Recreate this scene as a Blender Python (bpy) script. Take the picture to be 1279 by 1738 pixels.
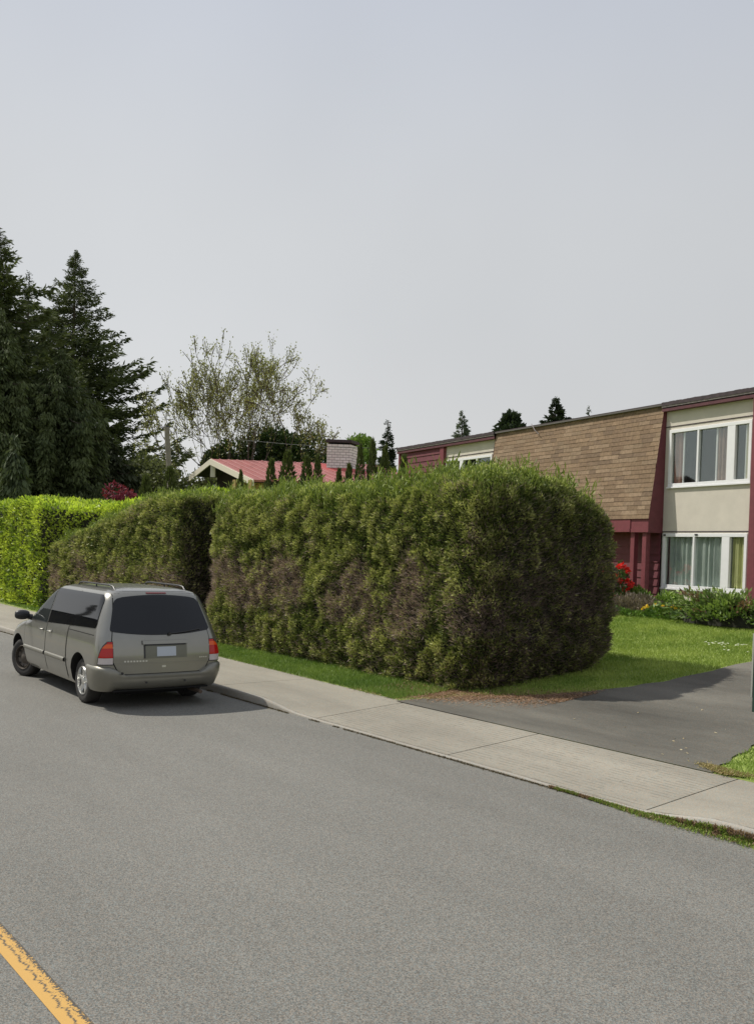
import bpy, math, random
import numpy as np
from mathutils import Vector, Matrix

# ------------------------------------------------------------------ scene, camera, light
scene = bpy.context.scene
for o in list(bpy.data.objects):
    bpy.data.objects.remove(o, do_unlink=True)
COL = scene.collection
rng = np.random.default_rng(7)
random.seed(7)
R = math.radians

cam_d = bpy.data.cameras.new("camera")
cam = bpy.data.objects.new("camera", cam_d)
COL.objects.link(cam)
cr = Vector((0.6157070, 0.7873700, 0.0308753)); cu = Vector((-0.0362388, -0.0108472, 0.9992843)); cf = Vector((-0.7871414, 0.6163853, -0.0218547))
mw = Matrix(((cr.x, cu.x, -cf.x, 0), (cr.y, cu.y, -cf.y, 0), (cr.z, cu.z, -cf.z, 2.4276), (0, 0, 0, 1)))
cam.matrix_world = mw
cam_d.sensor_fit = 'HORIZONTAL'
cam_d.sensor_width = 36.0
cam_d.lens = 36.0 * 1608.82 / 1279.0
cam_d.shift_y = 100.1 / 1279.0
cam_d.clip_start = 0.1
cam_d.clip_end = 3000
scene.camera = cam

SUN_DIR = Vector((0.72, 0.40, -1.0)).normalized()       # the way the light travels
sun_d = bpy.data.lights.new("sun", 'SUN')
sun_d.energy = 4.1
sun_d.angle = R(0.6)
sun_d.color = (1.0, 0.95, 0.86)
sun = bpy.data.objects.new("sun", sun_d)
COL.objects.link(sun)
sun.rotation_euler = SUN_DIR.to_track_quat('-Z', 'Y').to_euler()
sun.location = (-20, -10, 40)

world = bpy.data.worlds.new("World")
scene.world = world
world.use_nodes = True
nt = world.node_tree
nt.nodes.clear()
wo = nt.nodes.new('ShaderNodeOutputWorld')
bgn = nt.nodes.new('ShaderNodeBackground')
sky = nt.nodes.new('ShaderNodeTexSky')
sky.sky_type = 'NISHITA'
sky.sun_disc = False
elev = math.asin(-SUN_DIR.z)
sky.sun_elevation = elev
sky.sun_rotation = math.atan2(-SUN_DIR.x, -SUN_DIR.y)
sky.air_density = 1.0
sky.dust_density = 4.0
sky.ozone_density = 1.0
sc_ = nt.nodes.new('ShaderNodeVectorMath'); sc_.operation = 'SCALE'; sc_.inputs[3].default_value = 0.07
nt.links.new(sky.outputs[0], sc_.inputs[0])
# thin high overcast: a pale veil a little bluer overhead
tc = nt.nodes.new('ShaderNodeTexCoord')
sx = nt.nodes.new('ShaderNodeSeparateXYZ')
nt.links.new(tc.outputs['Generated'], sx.inputs[0])
ramp = nt.nodes.new('ShaderNodeValToRGB')
ramp.color_ramp.interpolation = 'EASE'
ramp.color_ramp.elements[0].position = 0.0
ramp.color_ramp.elements[0].color = (0.668, 0.670, 0.668, 1)
ramp.color_ramp.elements[1].position = 0.62
ramp.color_ramp.elements[1].color = (0.555, 0.595, 0.68, 1)
e_ = ramp.color_ramp.elements.new(0.28); e_.color = (0.622, 0.638, 0.655, 1)
nt.links.new(sx.outputs[2], ramp.inputs[0])
nz = nt.nodes.new('ShaderNodeTexNoise'); nz.inputs['Scale'].default_value = 1.6; nz.inputs['Detail'].default_value = 4
nt.links.new(tc.outputs['Generated'], nz.inputs['Vector'])
nm = nt.nodes.new('ShaderNodeMapRange'); nm.inputs[1].default_value = 0.3; nm.inputs[2].default_value = 0.7
nm.inputs[3].default_value = 0.94; nm.inputs[4].default_value = 1.05
nt.links.new(nz.outputs[0], nm.inputs[0])
cs = nt.nodes.new('ShaderNodeVectorMath'); cs.operation = 'SCALE'
nt.links.new(ramp.outputs[0], cs.inputs[0]); nt.links.new(nm.outputs[0], cs.inputs[3])
mx = nt.nodes.new('ShaderNodeMix'); mx.data_type = 'RGBA'; mx.inputs[0].default_value = 0.94
nt.links.new(sc_.outputs[0], mx.inputs[6]); az = nt.nodes.new('ShaderNodeMapRange'); az.inputs[1].default_value = -.45; az.inputs[2].default_value = -1.0; az.inputs[3].default_value = .97; az.inputs[4].default_value = 1.12
nt.links.new(sx.outputs[0], az.inputs[0])
cs2 = nt.nodes.new('ShaderNodeVectorMath'); cs2.operation = 'SCALE'
nt.links.new(cs.outputs[0], cs2.inputs[0]); nt.links.new(az.outputs[0], cs2.inputs[3]); nt.links.new(cs2.outputs[0], mx.inputs[7])
nt.links.new(mx.outputs[2], bgn.inputs[0])
bgn.inputs[1].default_value = 1.0
nt.links.new(bgn.outputs[0], wo.inputs[0])

scene.view_settings.view_transform = 'Standard'
scene.view_settings.look = 'None'
scene.view_settings.exposure = 0.0
scene.view_settings.gamma = 1.0
scene.render.engine = 'CYCLES'
scene.cycles.max_bounces = 8
scene.cycles.transparent_max_bounces = 12

# ------------------------------------------------------------------ helpers
def tag(o, label=None, cat=None, group=None, kind=None):
    if label: o['label'] = label
    if cat: o['category'] = cat
    if group: o['group'] = group
    if kind: o['kind'] = kind
    return o

def empty(name, loc=(0, 0, 0), rz=0.0, parent=None):
    o = bpy.data.objects.new(name, None)
    o.empty_display_size = 0.2
    COL.objects.link(o)
    o.location = loc
    o.rotation_euler = (0, 0, rz)
    o.parent = parent
    return o

def mk(name, verts, faces, mat, parent=None, smooth=False, cols=None, sharp=None):
    me = bpy.data.meshes.new(name)
    if isinstance(verts, np.ndarray) and isinstance(faces, np.ndarray):
        nf, k = faces.shape
        me.vertices.add(len(verts)); me.vertices.foreach_set('co', verts.astype(np.float32).ravel())
        me.loops.add(nf * k); me.loops.foreach_set('vertex_index', faces.astype(np.int32).ravel())
        me.polygons.add(nf); me.polygons.foreach_set('loop_start', np.arange(0, nf * k, k, dtype=np.int32))
        me.update(calc_edges=True)
    else:
        me.from_pydata([tuple(v) for v in verts], [], [tuple(f) for f in faces])
        me.update()
    if cols is not None:
        a = me.color_attributes.new('Col', 'FLOAT_COLOR', 'POINT')
        c = np.ones((len(verts), 4), np.float32); c[:, :3] = cols
        a.data.foreach_set('color', c.ravel())
    if mat: me.materials.append(mat)
    if smooth:
        me.polygons.foreach_set('use_smooth', np.ones(len(me.polygons), bool))
    o = bpy.data.objects.new(name, me)
    COL.objects.link(o)
    if parent: o.parent = parent
    if smooth and sharp:
        me.set_sharp_from_angle(angle=R(sharp))
    return o

class MB:
    def __init__(s): s.v = []; s.f = []; s.c = []
    def add(s, v, f, col=None):
        n = len(s.v); s.v += [tuple(p) for p in v]; s.f += [tuple(i + n for i in q) for q in f]
        if col is not None: s.c += [col] * len(v)
        return s
    def box(s, x0, x1, y0, y1, z0, z1, col=None):
        v = [(x0, y0, z0), (x1, y0, z0), (x1, y1, z0), (x0, y1, z0), (x0, y0, z1), (x1, y0, z1), (x1, y1, z1), (x0, y1, z1)]
        return s.add(v, [(0, 3, 2, 1), (4, 5, 6, 7), (0, 1, 5, 4), (1, 2, 6, 5), (2, 3, 7, 6), (3, 0, 4, 7)], col)
    def tube(s, pts, radii, n=8, cap=True):
        pts = [Vector(p) for p in pts]
        if not hasattr(radii, '__len__'): radii = [radii] * len(pts)
        base = len(s.v); ref = Vector((0.13, 0.2, 1)) if abs((pts[-1] - pts[0]).normalized().z) < .9 else Vector((1, 0.1, 0))
        for i, p in enumerate(pts):
            t = (pts[min(i + 1, len(pts) - 1)] - pts[max(i - 1, 0)]).normalized()
            a = t.cross(ref).normalized(); b = t.cross(a)
            for k in range(n):
                th = 2 * math.pi * k / n
                s.v.append(tuple(p + (a * math.cos(th) + b * math.sin(th)) * radii[i]))
        for i in range(len(pts) - 1):
            for k in range(n):
                a0 = base + i * n + k; a1 = base + i * n + (k + 1) % n
                s.f.append((a0, a1, a1 + n, a0 + n))
        if cap:
            s.f.append(tuple(base + k for k in range(n))[::-1]); s.f.append(tuple(base + (len(pts) - 1) * n + k for k in range(n)))
        return s
    def grid(s, P):   # P[i][j] points
        b = len(s.v); ni, nj = len(P), len(P[0])
        for row in P: s.v += [tuple(p) for p in row]
        for i in range(ni - 1):
            for j in range(nj - 1):
                a = b + i * nj + j
                s.f.append((a, a + 1, a + nj + 1, a + nj))
        return s
    def build(s, name, mat, parent=None, smooth=False, sharp=35):
        return mk(name, s.v, s.f, mat, parent, smooth, np.array(s.c) if s.c else None, sharp)

def build_each(mb, name, mat, parent=None, smooth=False, sharp=35):
    """one object per connected piece"""
    par = list(range(len(mb.v)))
    def find(i):
        while par[i] != i: par[i] = par[par[i]]; i = par[i]
        return i
    for f in mb.f:
        r0 = find(f[0])
        for i in f[1:]: par[find(i)] = r0
    groups = {}
    for f in mb.f: groups.setdefault(find(f[0]), []).append(f)
    out = []
    for fs in groups.values():
        ids = sorted({i for f in fs for i in f}); mp = {i: k for k, i in enumerate(ids)}
        out.append(mk(name, [mb.v[i] for i in ids], [tuple(mp[i] for i in f) for f in fs], mat, parent, smooth, None, sharp))
    return out

def bevel(o, w=0.01, seg=2):
    m = o.modifiers.new('bevel', 'BEVEL'); m.width = w; m.segments = seg; m.limit_method = 'ANGLE'
    return o

# value noise, vectorised
_perm = np.random.default_rng(3).random((64, 64, 64))
def vnoise(P, scale, off=0.0):
    q = P * scale + 500.3 + off
    i = np.floor(q).astype(int); f = q - i; f = f * f * (3 - 2 * f); i &= 63; j = (i + 1) & 63
    def g(a, b, c): return _perm[a, b, c]
    x0, y0, z0 = i.T; x1, y1, z1 = j.T; fx, fy, fz = f.T
    c00 = g(x0, y0, z0) * (1 - fx) + g(x1, y0, z0) * fx; c10 = g(x0, y1, z0) * (1 - fx) + g(x1, y1, z0) * fx
    c01 = g(x0, y0, z1) * (1 - fx) + g(x1, y0, z1) * fx; c11 = g(x0, y1, z1) * (1 - fx) + g(x1, y1, z1) * fx
    return (c00 * (1 - fy) + c10 * fy) * (1 - fz) + (c01 * (1 - fy) + c11 * fy) * fz
def fbm(P, scale, off=0.0, octv=3):
    s = 0; a = 1; t = 0
    for k in range(octv): s = s + a * vnoise(P, scale * 2 ** k, off + 17 * k); t += a; a *= .5
    return s / t

def norm(a): return a / np.maximum(np.linalg.norm(a, axis=1, keepdims=True), 1e-9)

# ------------------------------------------------------------------ materials
def newmat(name):
    m = bpy.data.materials.new(name); m.use_nodes = True
    n = m.node_tree.nodes; b = n['Principled BSDF']
    return m, n, m.node_tree.links, b

def plain(name, col, rough=.6, metal=0.0, spec=.5, noise=0.0, nscale=6.0, bump=0.0, bscale=60.0, coat=0.0, ndet=4):
    m, n, l, b = newmat(name)
    b.inputs['Base Color'].default_value = (*col, 1); b.inputs['Roughness'].default_value = rough
    b.inputs['Metallic'].default_value = metal; b.inputs['Specular IOR Level'].default_value = spec
    b.inputs['Coat Weight'].default_value = coat; b.inputs['Coat Roughness'].default_value = .05
    t = n.new('ShaderNodeTexCoord')
    if noise > 0:
        z = n.new('ShaderNodeTexNoise'); z.inputs['Scale'].default_value = nscale; z.inputs['Detail'].default_value = ndet; z.inputs['Roughness'].default_value = .65
        l.new(t.outputs['Object'], z.inputs['Vector'])
        r = n.new('ShaderNodeMapRange'); r.inputs[1].default_value = .3; r.inputs[2].default_value = .7; r.inputs[3].default_value = 1 - noise; r.inputs[4].default_value = 1 + noise
        l.new(z.outputs[0], r.inputs[0])
        s = n.new('ShaderNodeVectorMath'); s.operation = 'SCALE'; s.inputs[0].default_value = col
        l.new(r.outputs[0], s.inputs[3]); l.new(s.outputs[0], b.inputs['Base Color'])
    if bump > 0:
        z = n.new('ShaderNodeTexNoise'); z.inputs['Scale'].default_value = bscale; z.inputs['Detail'].default_value = 3
        l.new(t.outputs['Object'], z.inputs['Vector'])
        u = n.new('ShaderNodeBump'); u.inputs['Strength'].default_value = bump; u.inputs['Distance'].default_value = .01
        l.new(z.outputs[0], u.inputs['Height']); l.new(u.outputs[0], b.inputs['Normal'])
    return m

def leafmat(name, gloss=.5, trans=.3, tint=(1, 1, 1), spec=.3):
    m, n, l, b = newmat(name)
    a = n.new('ShaderNodeAttribute'); a.attribute_name = 'Col'
    l.new(a.outputs['Color'], b.inputs['Base Color'])
    b.inputs['Roughness'].default_value = gloss; b.inputs['Specular IOR Level'].default_value = spec
    tr = n.new('ShaderNodeBsdfTranslucent')
    sc = n.new('ShaderNodeVectorMath'); sc.operation = 'MULTIPLY'; sc.inputs[1].default_value = (1.25, 1.35, .8)
    l.new(a.outputs['Color'], sc.inputs[0]); l.new(sc.outputs[0], tr.inputs[0])
    mix = n.new('ShaderNodeMixShader'); mix.inputs[0].default_value = trans
    l.new(b.outputs[0], mix.inputs[1]); l.new(tr.outputs[0], mix.inputs[2])
    l.new(mix.outputs[0], n['Material Output'].inputs[0])
    return m

def attrmat(name, rough=.8, bump=0.0, bscale=80, nvar=0.0, spec=.3):
    m, n, l, b = newmat(name)
    a = n.new('ShaderNodeAttribute'); a.attribute_name = 'Col'
    src = a.outputs['Color']
    t = n.new('ShaderNodeTexCoord')
    if nvar:
        z = n.new('ShaderNodeTexNoise'); z.inputs['Scale'].default_value = 14; z.inputs['Detail'].default_value = 6
        l.new(t.outputs['Object'], z.inputs['Vector'])
        r = n.new('ShaderNodeMapRange'); r.inputs[1].default_value = .3; r.inputs[2].default_value = .7; r.inputs[3].default_value = 1 - nvar; r.inputs[4].default_value = 1 + nvar
        l.new(z.outputs[0], r.inputs[0])
        s = n.new('ShaderNodeVectorMath'); s.operation = 'SCALE'; l.new(src, s.inputs[0]); l.new(r.outputs[0], s.inputs[3]); src = s.outputs[0]
    l.new(src, b.inputs['Base Color']); b.inputs['Roughness'].default_value = rough; b.inputs['Specular IOR Level'].default_value = spec
    if bump:
        z = n.new('ShaderNodeTexNoise'); z.inputs['Scale'].default_value = bscale
        l.new(t.outputs['Object'], z.inputs['Vector'])
        u = n.new('ShaderNodeBump'); u.inputs['Strength'].default_value = bump; u.inputs['Distance'].default_value = .01
        l.new(z.outputs[0], u.inputs['Height']); l.new(u.outputs[0], b.inputs['Normal'])
    return m

def asphalt(name, base, var=.35, fine=140.0, tint=(1.02, 1.01, .90), patch=.10, rough=.85):
    m, n, l, b = newmat(name)
    t = n.new('ShaderNodeTexCoord')
    v = n.new('ShaderNodeTexVoronoi'); v.inputs['Scale'].default_value = fine
    l.new(t.outputs['Object'], v.inputs['Vector'])
    sep = n.new('ShaderNodeSeparateColor'); l.new(v.outputs['Color'], sep.inputs[0])
    z = n.new('ShaderNodeTexNoise'); z.inputs['Scale'].default_value = fine * .45; z.inputs['Detail'].default_value = 4; z.inputs['Roughness'].default_value = .8
    l.new(t.outputs['Object'], z.inputs['Vector'])
    ad = n.new('ShaderNodeMath'); ad.operation = 'ADD'; l.new(sep.outputs[0], ad.inputs[0]); l.new(z.outputs[0], ad.inputs[1])
    r = n.new('ShaderNodeMapRange'); r.inputs[1].default_value = .3; r.inputs[2].default_value = 1.7; r.inputs[3].default_value = 1 - var; r.inputs[4].default_value = 1 + var
    l.new(ad.outputs[0], r.inputs[0])
    z2 = n.new('ShaderNodeTexNoise'); z2.inputs['Scale'].default_value = .5; z2.inputs['Detail'].default_value = 7; z2.inputs['Roughness'].default_value = .62
    mp = n.new('ShaderNodeMapping'); mp.inputs['Scale'].default_value = (.35, 1.3, 1)
    l.new(t.outputs['Object'], mp.inputs[0]); l.new(mp.outputs[0], z2.inputs['Vector'])
    r2 = n.new('ShaderNodeMapRange'); r2.inputs[1].default_value = .3; r2.inputs[2].default_value = .7; r2.inputs[3].default_value = 1 - patch; r2.inputs[4].default_value = 1 + patch
    l.new(z2.outputs[0], r2.inputs[0])
    mu = n.new('ShaderNodeMath'); mu.operation = 'MULTIPLY'; l.new(r.outputs[0], mu.inputs[0]); l.new(r2.outputs[0], mu.inputs[1])
    # stones of slightly different hue
    hue = n.new('ShaderNodeMix'); hue.data_type = 'RGBA'
    hue.inputs[6].default_value = (base * tint[0] * 1.12, base * tint[1] * .98, base * tint[2] * .9, 1)
    hue.inputs[7].default_value = (base * tint[0] * .9, base * tint[1] * 1.0, base * tint[2] * 1.08, 1)
    l.new(sep.outputs[1], hue.inputs[0])
    s = n.new('ShaderNodeVectorMath'); s.operation = 'SCALE'; l.new(hue.outputs[2], s.inputs[0]); l.new(mu.outputs[0], s.inputs[3])
    l.new(s.outputs[0], b.inputs['Base Color']); b.inputs['Roughness'].default_value = rough
    b.inputs['Specular IOR Level'].default_value = .35
    u = n.new('ShaderNodeBump'); u.inputs['Strength'].default_value = .5; u.inputs['Distance'].default_value = .004
    l.new(v.outputs['Distance'], u.inputs['Height']); l.new(u.outputs[0], b.inputs['Normal'])
    return m

M = {}
M['road'] = asphalt('road_asphalt', .166, var=.6, fine=135, patch=.12)
M['drive'] = asphalt('driveway_asphalt', .112, var=.25, fine=90, patch=.5, tint=(1.05, 1.01, .84))
M['concrete'] = asphalt('concrete', .262, var=.18, fine=110, patch=.27, tint=(1.06, 1.0, .82))
M['kerb'] = asphalt('kerb_concrete', .30, var=.16, fine=110, patch=.24, tint=(1.05, 1.0, .86))
M['leaf'] = leafmat('leaves', .55, .2)
M['glossleaf'] = leafmat('glossy_leaves', .4, .35, spec=.35)
M['needle'] = leafmat('needles', .7, .15, spec=.2)
M['petal'] = leafmat('petals', .6, .35)
M['twig'] = plain('bark', (.085, .065, .05), .9, noise=.35, nscale=12)
M['greybark'] = plain('grey_bark', (.17, .15, .13), .9, noise=.3, nscale=9)
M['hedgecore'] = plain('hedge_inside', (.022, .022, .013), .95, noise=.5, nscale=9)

# ------------------------------------------------------------------ terrain
def gz(Y):
    if Y < 9.9: return .13
    if Y < 19.5: return .13 + .92 * (Y - 9.9) / 9.6
    if Y < 26: return 1.05
    return 1.05 + min((Y - 26) * .035, 4.0)

def xin(X):   # back edge of the pavement
    return 9.2 + max(0.0, .04 * (-X - 9))

KF = 7.56     # kerb face line
def drop(X):  # how far the kerb is let down for the driveway
    def ss(a, b, x):
        t = min(max((x - a) / (b - a), 0), 1); return t * t * (3 - 2 * t)
    return .105 * ss(-12.6, -11.3, X) * (1 - ss(-5.5, -4.6, X))
def walkz(X, Y):
    return .13 - drop(X) * max(0.0, 1 - (Y - KF) / 1.6)

# road: one sheet to the horizon
mk('road', [(-700, -400, 0), (500, -400, 0), (500, KF + .1, 0), (-700, KF + .1, 0)], [(0, 1, 2, 3)], M['road'])
tag(bpy.data.objects['road'], 'grey asphalt road in front of the hedges', kind='structure')

# lawn / ground beyond the pavement
m, n, l, b = newmat('lawn_grass')
t = n.new('ShaderNodeTexCoord')
z1 = n.new('ShaderNodeTexNoise'); z1.inputs['Scale'].default_value = 1.1; z1.inputs['Detail'].default_value = 8; z1.inputs['Roughness'].default_value = .7
z2 = n.new('ShaderNodeTexNoise'); z2.inputs['Scale'].default_value = 30; z2.inputs['Detail'].default_value = 3
l.new(t.outputs['Object'], z1.inputs['Vector']); l.new(t.outputs['Object'], z2.inputs['Vector'])
rp = n.new('ShaderNodeValToRGB')
rp.color_ramp.elements[0].position = .3; rp.color_ramp.elements[0].color = (.17, .245, .04, 1)
rp.color_ramp.elements[1].position = .7; rp.color_ramp.elements[1].color = (.33, .39, .10, 1)
l.new(z1.outputs[0], rp.inputs[0])
r = n.new('ShaderNodeMapRange'); r.inputs[1].default_value = .3; r.inputs[2].default_value = .7; r.inputs[3].default_value = .65; r.inputs[4].default_value = 1.25
l.new(z2.outputs[0], r.inputs[0])
s = n.new('ShaderNodeVectorMath'); s.operation = 'SCALE'; l.new(rp.outputs[0], s.inputs[0]); l.new(r.outputs[0], s.inputs[3])
l.new(s.outputs[0], b.inputs['Base Color']); b.inputs['Roughness'].default_value = .9
M['lawn'] = m
mk('far_verge', [(-700, -400, .05), (500, -400, .05), (500, -5.6, .05), (-700, -5.6, .05)], [(0, 1, 2, 3)], M['lawn'])
tag(bpy.data.objects['far_verge'], kind='structure')
xs = [-700, -300, -120, -70, -50] + [-42 + i * 1.0 for i in range(43)] + [5, 20, 60, 200, 500]
P = []
for X in xs:
    row = []
    y0 = xin(X) - .02
    ys = [y0, y0 + .01, 9.95 if y0 < 9.9 else y0 + .3, 11, 12, 13, 14, 15, 16, 17, 18, 19.5, 21, 24, 26, 40, 60, 100, 140, 300, 800]
    for k, Y in enumerate(ys):
        row.append((X, Y, -.1 if k == 0 else gz(Y) + .004))
    P.append(row)
mb = MB().grid([r_ for r_ in P])
o = mb.build('lawn', M['lawn'], smooth=False)
o.data.flip_normals()
tag(o, kind='structure')

# pavement slabs (gaps between them are real)
joints = [-120, -80, -60, -50, -44.6, -41.8, -39, -36.2, -33.4, -30.6, -27.8, -25, -22.2, -19.4, -16.6, -13.8, -11.0, -8.25, -5.45, -2.6, .2, 3, 8, 20, 60, 200]
def slab(mb, x0, x1, ya, yb_of, g=.007):
    nx = max(1, int(min((x1 - x0) / .35, 12)))
    top = []
    for i in range(nx + 1):
        X = x0 + g + (x1 - x0 - 2 * g) * i / nx
        row = []
        yb = yb_of(X)
        for j in range(7):
            Y = ya + (yb - ya) * j / 6
            row.append((X, Y, walkz(X, Y)))
        top.append(row)
    b0 = len(mb.v)
    mb.grid(top)
    # skirts
    def skirt(line, flip):
        k = len(mb.v)
        mb.v += line + [(p[0], p[1], p[2] - .05) for p in line]
        m_ = len(line)
        for i in range(m_ - 1):
            q = (k + i, k + i + 1, k + m_ + i + 1, k + m_ + i)
            mb.f.append(q if flip else q[::-1])
    skirt([r_[0] for r_ in top], True); skirt([r_[-1] for r_ in top], False); skirt(top[0], False); skirt(top[-1], True)
mw_, ms_ = MB(), MB()
for a, b_ in zip(joints[:-1], joints[1:]):
    slab(ms_ if -11.2 < a < -5.6 else mw_, a, b_, KF + .053, xin, .009 if a in (-5.45, -11.0) or b_ in (-5.45, -11.0) else .006)
# dirt bed under the slabs
bed = []
for X in np.concatenate([[-120, -60], np.arange(-40, 3, .4), [30, 200]]):
    bed.append([(X, KF + .05, walkz(X, KF) - .012), (X, xin(X) + .03, walkz(X, 9.2) - .012)])
MB().grid(bed).build('pavement_bed', plain('joint_dirt', (.20, .18, .13), .95, noise=.3))
tag(bpy.data.objects['pavement_bed'], kind='structure')
o = mw_.build('pavement', M['concrete']); tag(o, kind='structure')

# scored concrete of the driveway crossing
def scored(name):
    m = M['concrete'].copy(); m.name = name
    n, l = m.node_tree.nodes, m.node_tree.links
    b = n['Principled BSDF']
    src = b.inputs['Base Color'].links[0].from_socket
    t = n.new('ShaderNodeTexCoord')
    nz_ = n.new('ShaderNodeTexNoise'); nz_.inputs['Scale'].default_value = 2.2; nz_.inputs['Detail'].default_value = 4
    l.new(t.outputs['Object'], nz_.inputs['Vector'])
    dv = n.new('ShaderNodeVectorMath'); dv.operation = 'SCALE'; dv.inputs[3].default_value = .02
    l.new(nz_.outputs['Color'], dv.inputs[0])
    av = n.new('ShaderNodeVectorMath'); av.operation = 'ADD'; l.new(t.outputs['Object'], av.inputs[0]); l.new(dv.outputs[0], av.inputs[1])
    mp = n.new('ShaderNodeMapping'); mp.inputs['Rotation'].default_value = (0, 0, R(0))
    l.new(av.outputs[0], mp.inputs[0])
    br = n.new('ShaderNodeTexBrick'); br.inputs['Scale'].default_value = 1.0
    br.inputs['Brick Width'].default_value = 3.1; br.inputs['Row Height'].default_value = .078; br.inputs['Mortar Size'].default_value = .006; br.inputs['Mortar Smooth'].default_value = .35
    br.inputs['Color1'].default_value = (0, 0, 0, 1); br.inputs['Color2'].default_value = (0, 0, 0, 1); br.inputs['Mortar'].default_value = (1, 1, 1, 1)
    l.new(mp.outputs[0], br.inputs['Vector'])
    n3 = n.new('ShaderNodeTexNoise'); n3.inputs['Scale'].default_value = 5.0; n3.inputs['Detail'].default_value = 5; n3.inputs['Roughness'].default_value = .75
    l.new(t.outputs['Object'], n3.inputs['Vector'])
    r3 = n.new('ShaderNodeMapRange'); r3.inputs[1].default_value = .45; r3.inputs[2].default_value = .56; r3.inputs[3].default_value = .0; r3.inputs[4].default_value = .85
    l.new(n3.outputs[0], r3.inputs[0])
    mm = n.new('ShaderNodeMath'); mm.operation = 'MULTIPLY'; l.new(br.outputs['Fac'], mm.inputs[0]); l.new(r3.outputs[0], mm.inputs[1])
    mx = n.new('ShaderNodeMix'); mx.data_type = 'RGBA'; mx.inputs[7].default_value = (.11, .10, .08, 1)
    l.new(mm.outputs[0], mx.inputs[0]); l.new(src, mx.inputs[6]); l.new(mx.outputs[2], b.inputs['Base Color'])
    return m
o = ms_.build('driveway_crossing', scored('scored_concrete')); tag(o, kind='structure')

# kerb with rounded nose
kb = MB(); rows = []
prof = [(0, -.02), (.0, .6), (.006, .86), (.02, .97), (.035, 1.0), (.050, .995), (.052, .3)]
for X in np.concatenate([[-120, -80, -60], np.arange(-50, 6, .25), [10, 60, 200]]):
    h = max(walkz(X, KF), .022) 
    w = .006 * math.sin(X * 3.1) + .004 * math.sin(X * 7.7)
    rows.append([(X, KF + w + dx, h * k) for dx, k in prof])
o = kb.grid(rows).build('kerb', M['kerb'], smooth=True, sharp=50); tag(o, kind='structure')

# driveway
def path_edge(pts, n=40):
    out = []
    for i in range(len(pts) - 1):
        for k in range(n // (len(pts) - 1)):
            t = k / (n // (len(pts) - 1)); out.append((pts[i][0] * (1 - t) + pts[i + 1][0] * t, pts[i][1] * (1 - t) + pts[i + 1][1] * t))
    out.append(pts[-1]); return out
Lf = path_edge([(-11.15, 9.15), (-10.9, 10.1), (-9.9, 11.0), (-9.35, 12.2), (-9.1, 13.2), (-9.0, 15.4), (-8.8, 17.5), (-8.6, 21), (-8.6, 27)], 48)
Rt = path_edge([(-5.75, 9.15), (-6.0, 10.0), (-6.15, 10.9), (-6.1, 12.2), (-5.9, 13.2), (-5.6, 15.4), (-5.3, 17.5), (-5.2, 21), (-5.2, 27)], 48)
rows = []
for i, ((xa, ya), (xb, yb)) in enumerate(zip(Lf, Rt)):
    row = []
    for k in range(13):
        t = k / 12; X = xa + (xb - xa) * t; Y = ya + (yb - ya) * t
        w = .035 * math.sin(i * 1.7) if k in (0, 12) else 0
        row.append((X + w, max(Y, 9.172), gz(Y) + (.022 if Y > 9.25 else .009)))
    rows.append(row)
o = MB().grid(rows).build('driveway', M['drive']); o.data.flip_normals(); tag(o, 'dark asphalt driveway climbing beside the lawn', kind='structure')

# yellow centre line with its old crack
m, n, l, b = newmat('yellow_road_paint')
t = n.new('ShaderNodeTexCoord'); sp = n.new('ShaderNodeSeparateXYZ'); l.new(t.outputs['Object'], sp.inputs[0])
nn = n.new('ShaderNodeTexNoise'); nn.noise_dimensions = '1D'; nn.inputs['Scale'].default_value = 14.; nn.inputs['Detail'].default_value = 8; nn.inputs['Roughness'].default_value = .8
l.new(sp.outputs[0], nn.inputs['W'])
mr = n.new('ShaderNodeMapRange'); mr.inputs[1].default_value = .3; mr.inputs[2].default_value = .7; mr.inputs[3].default_value = -.028; mr.inputs[4].default_value = .028
l.new(nn.outputs[0], mr.inputs[0])
sub = n.new('ShaderNodeMath'); sub.operation = 'SUBTRACT'; l.new(sp.outputs[1], sub.inputs[0]); l.new(mr.outputs[0], sub.inputs[1])
ab = n.new('ShaderNodeMath'); ab.operation = 'ABSOLUTE'; l.new(sub.outputs[0], ab.inputs[0])
lt = n.new('ShaderNodeMapRange'); lt.inputs[1].default_value = .0045; lt.inputs[2].default_value = .0085; lt.inputs[3].default_value = 1; lt.inputs[4].default_value = 0
l.new(ab.outputs[0], lt.inputs[0])
ng = n.new('ShaderNodeTexNoise'); ng.inputs['Scale'].default_value = 13; ng.inputs['Detail'].default_value = 3; l.new(t.outputs['Object'], ng.inputs['Vector'])
mg = n.new('ShaderNodeMapRange'); mg.inputs[1].default_value = .36; mg.inputs[2].default_value = .46; l.new(ng.outputs[0], mg.inputs[0])
mu = n.new('ShaderNodeMath'); mu.operation = 'MULTIPLY'; l.new(lt.outputs[0], mu.inputs[0]); l.new(mg.outputs[0], mu.inputs[1])
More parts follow.
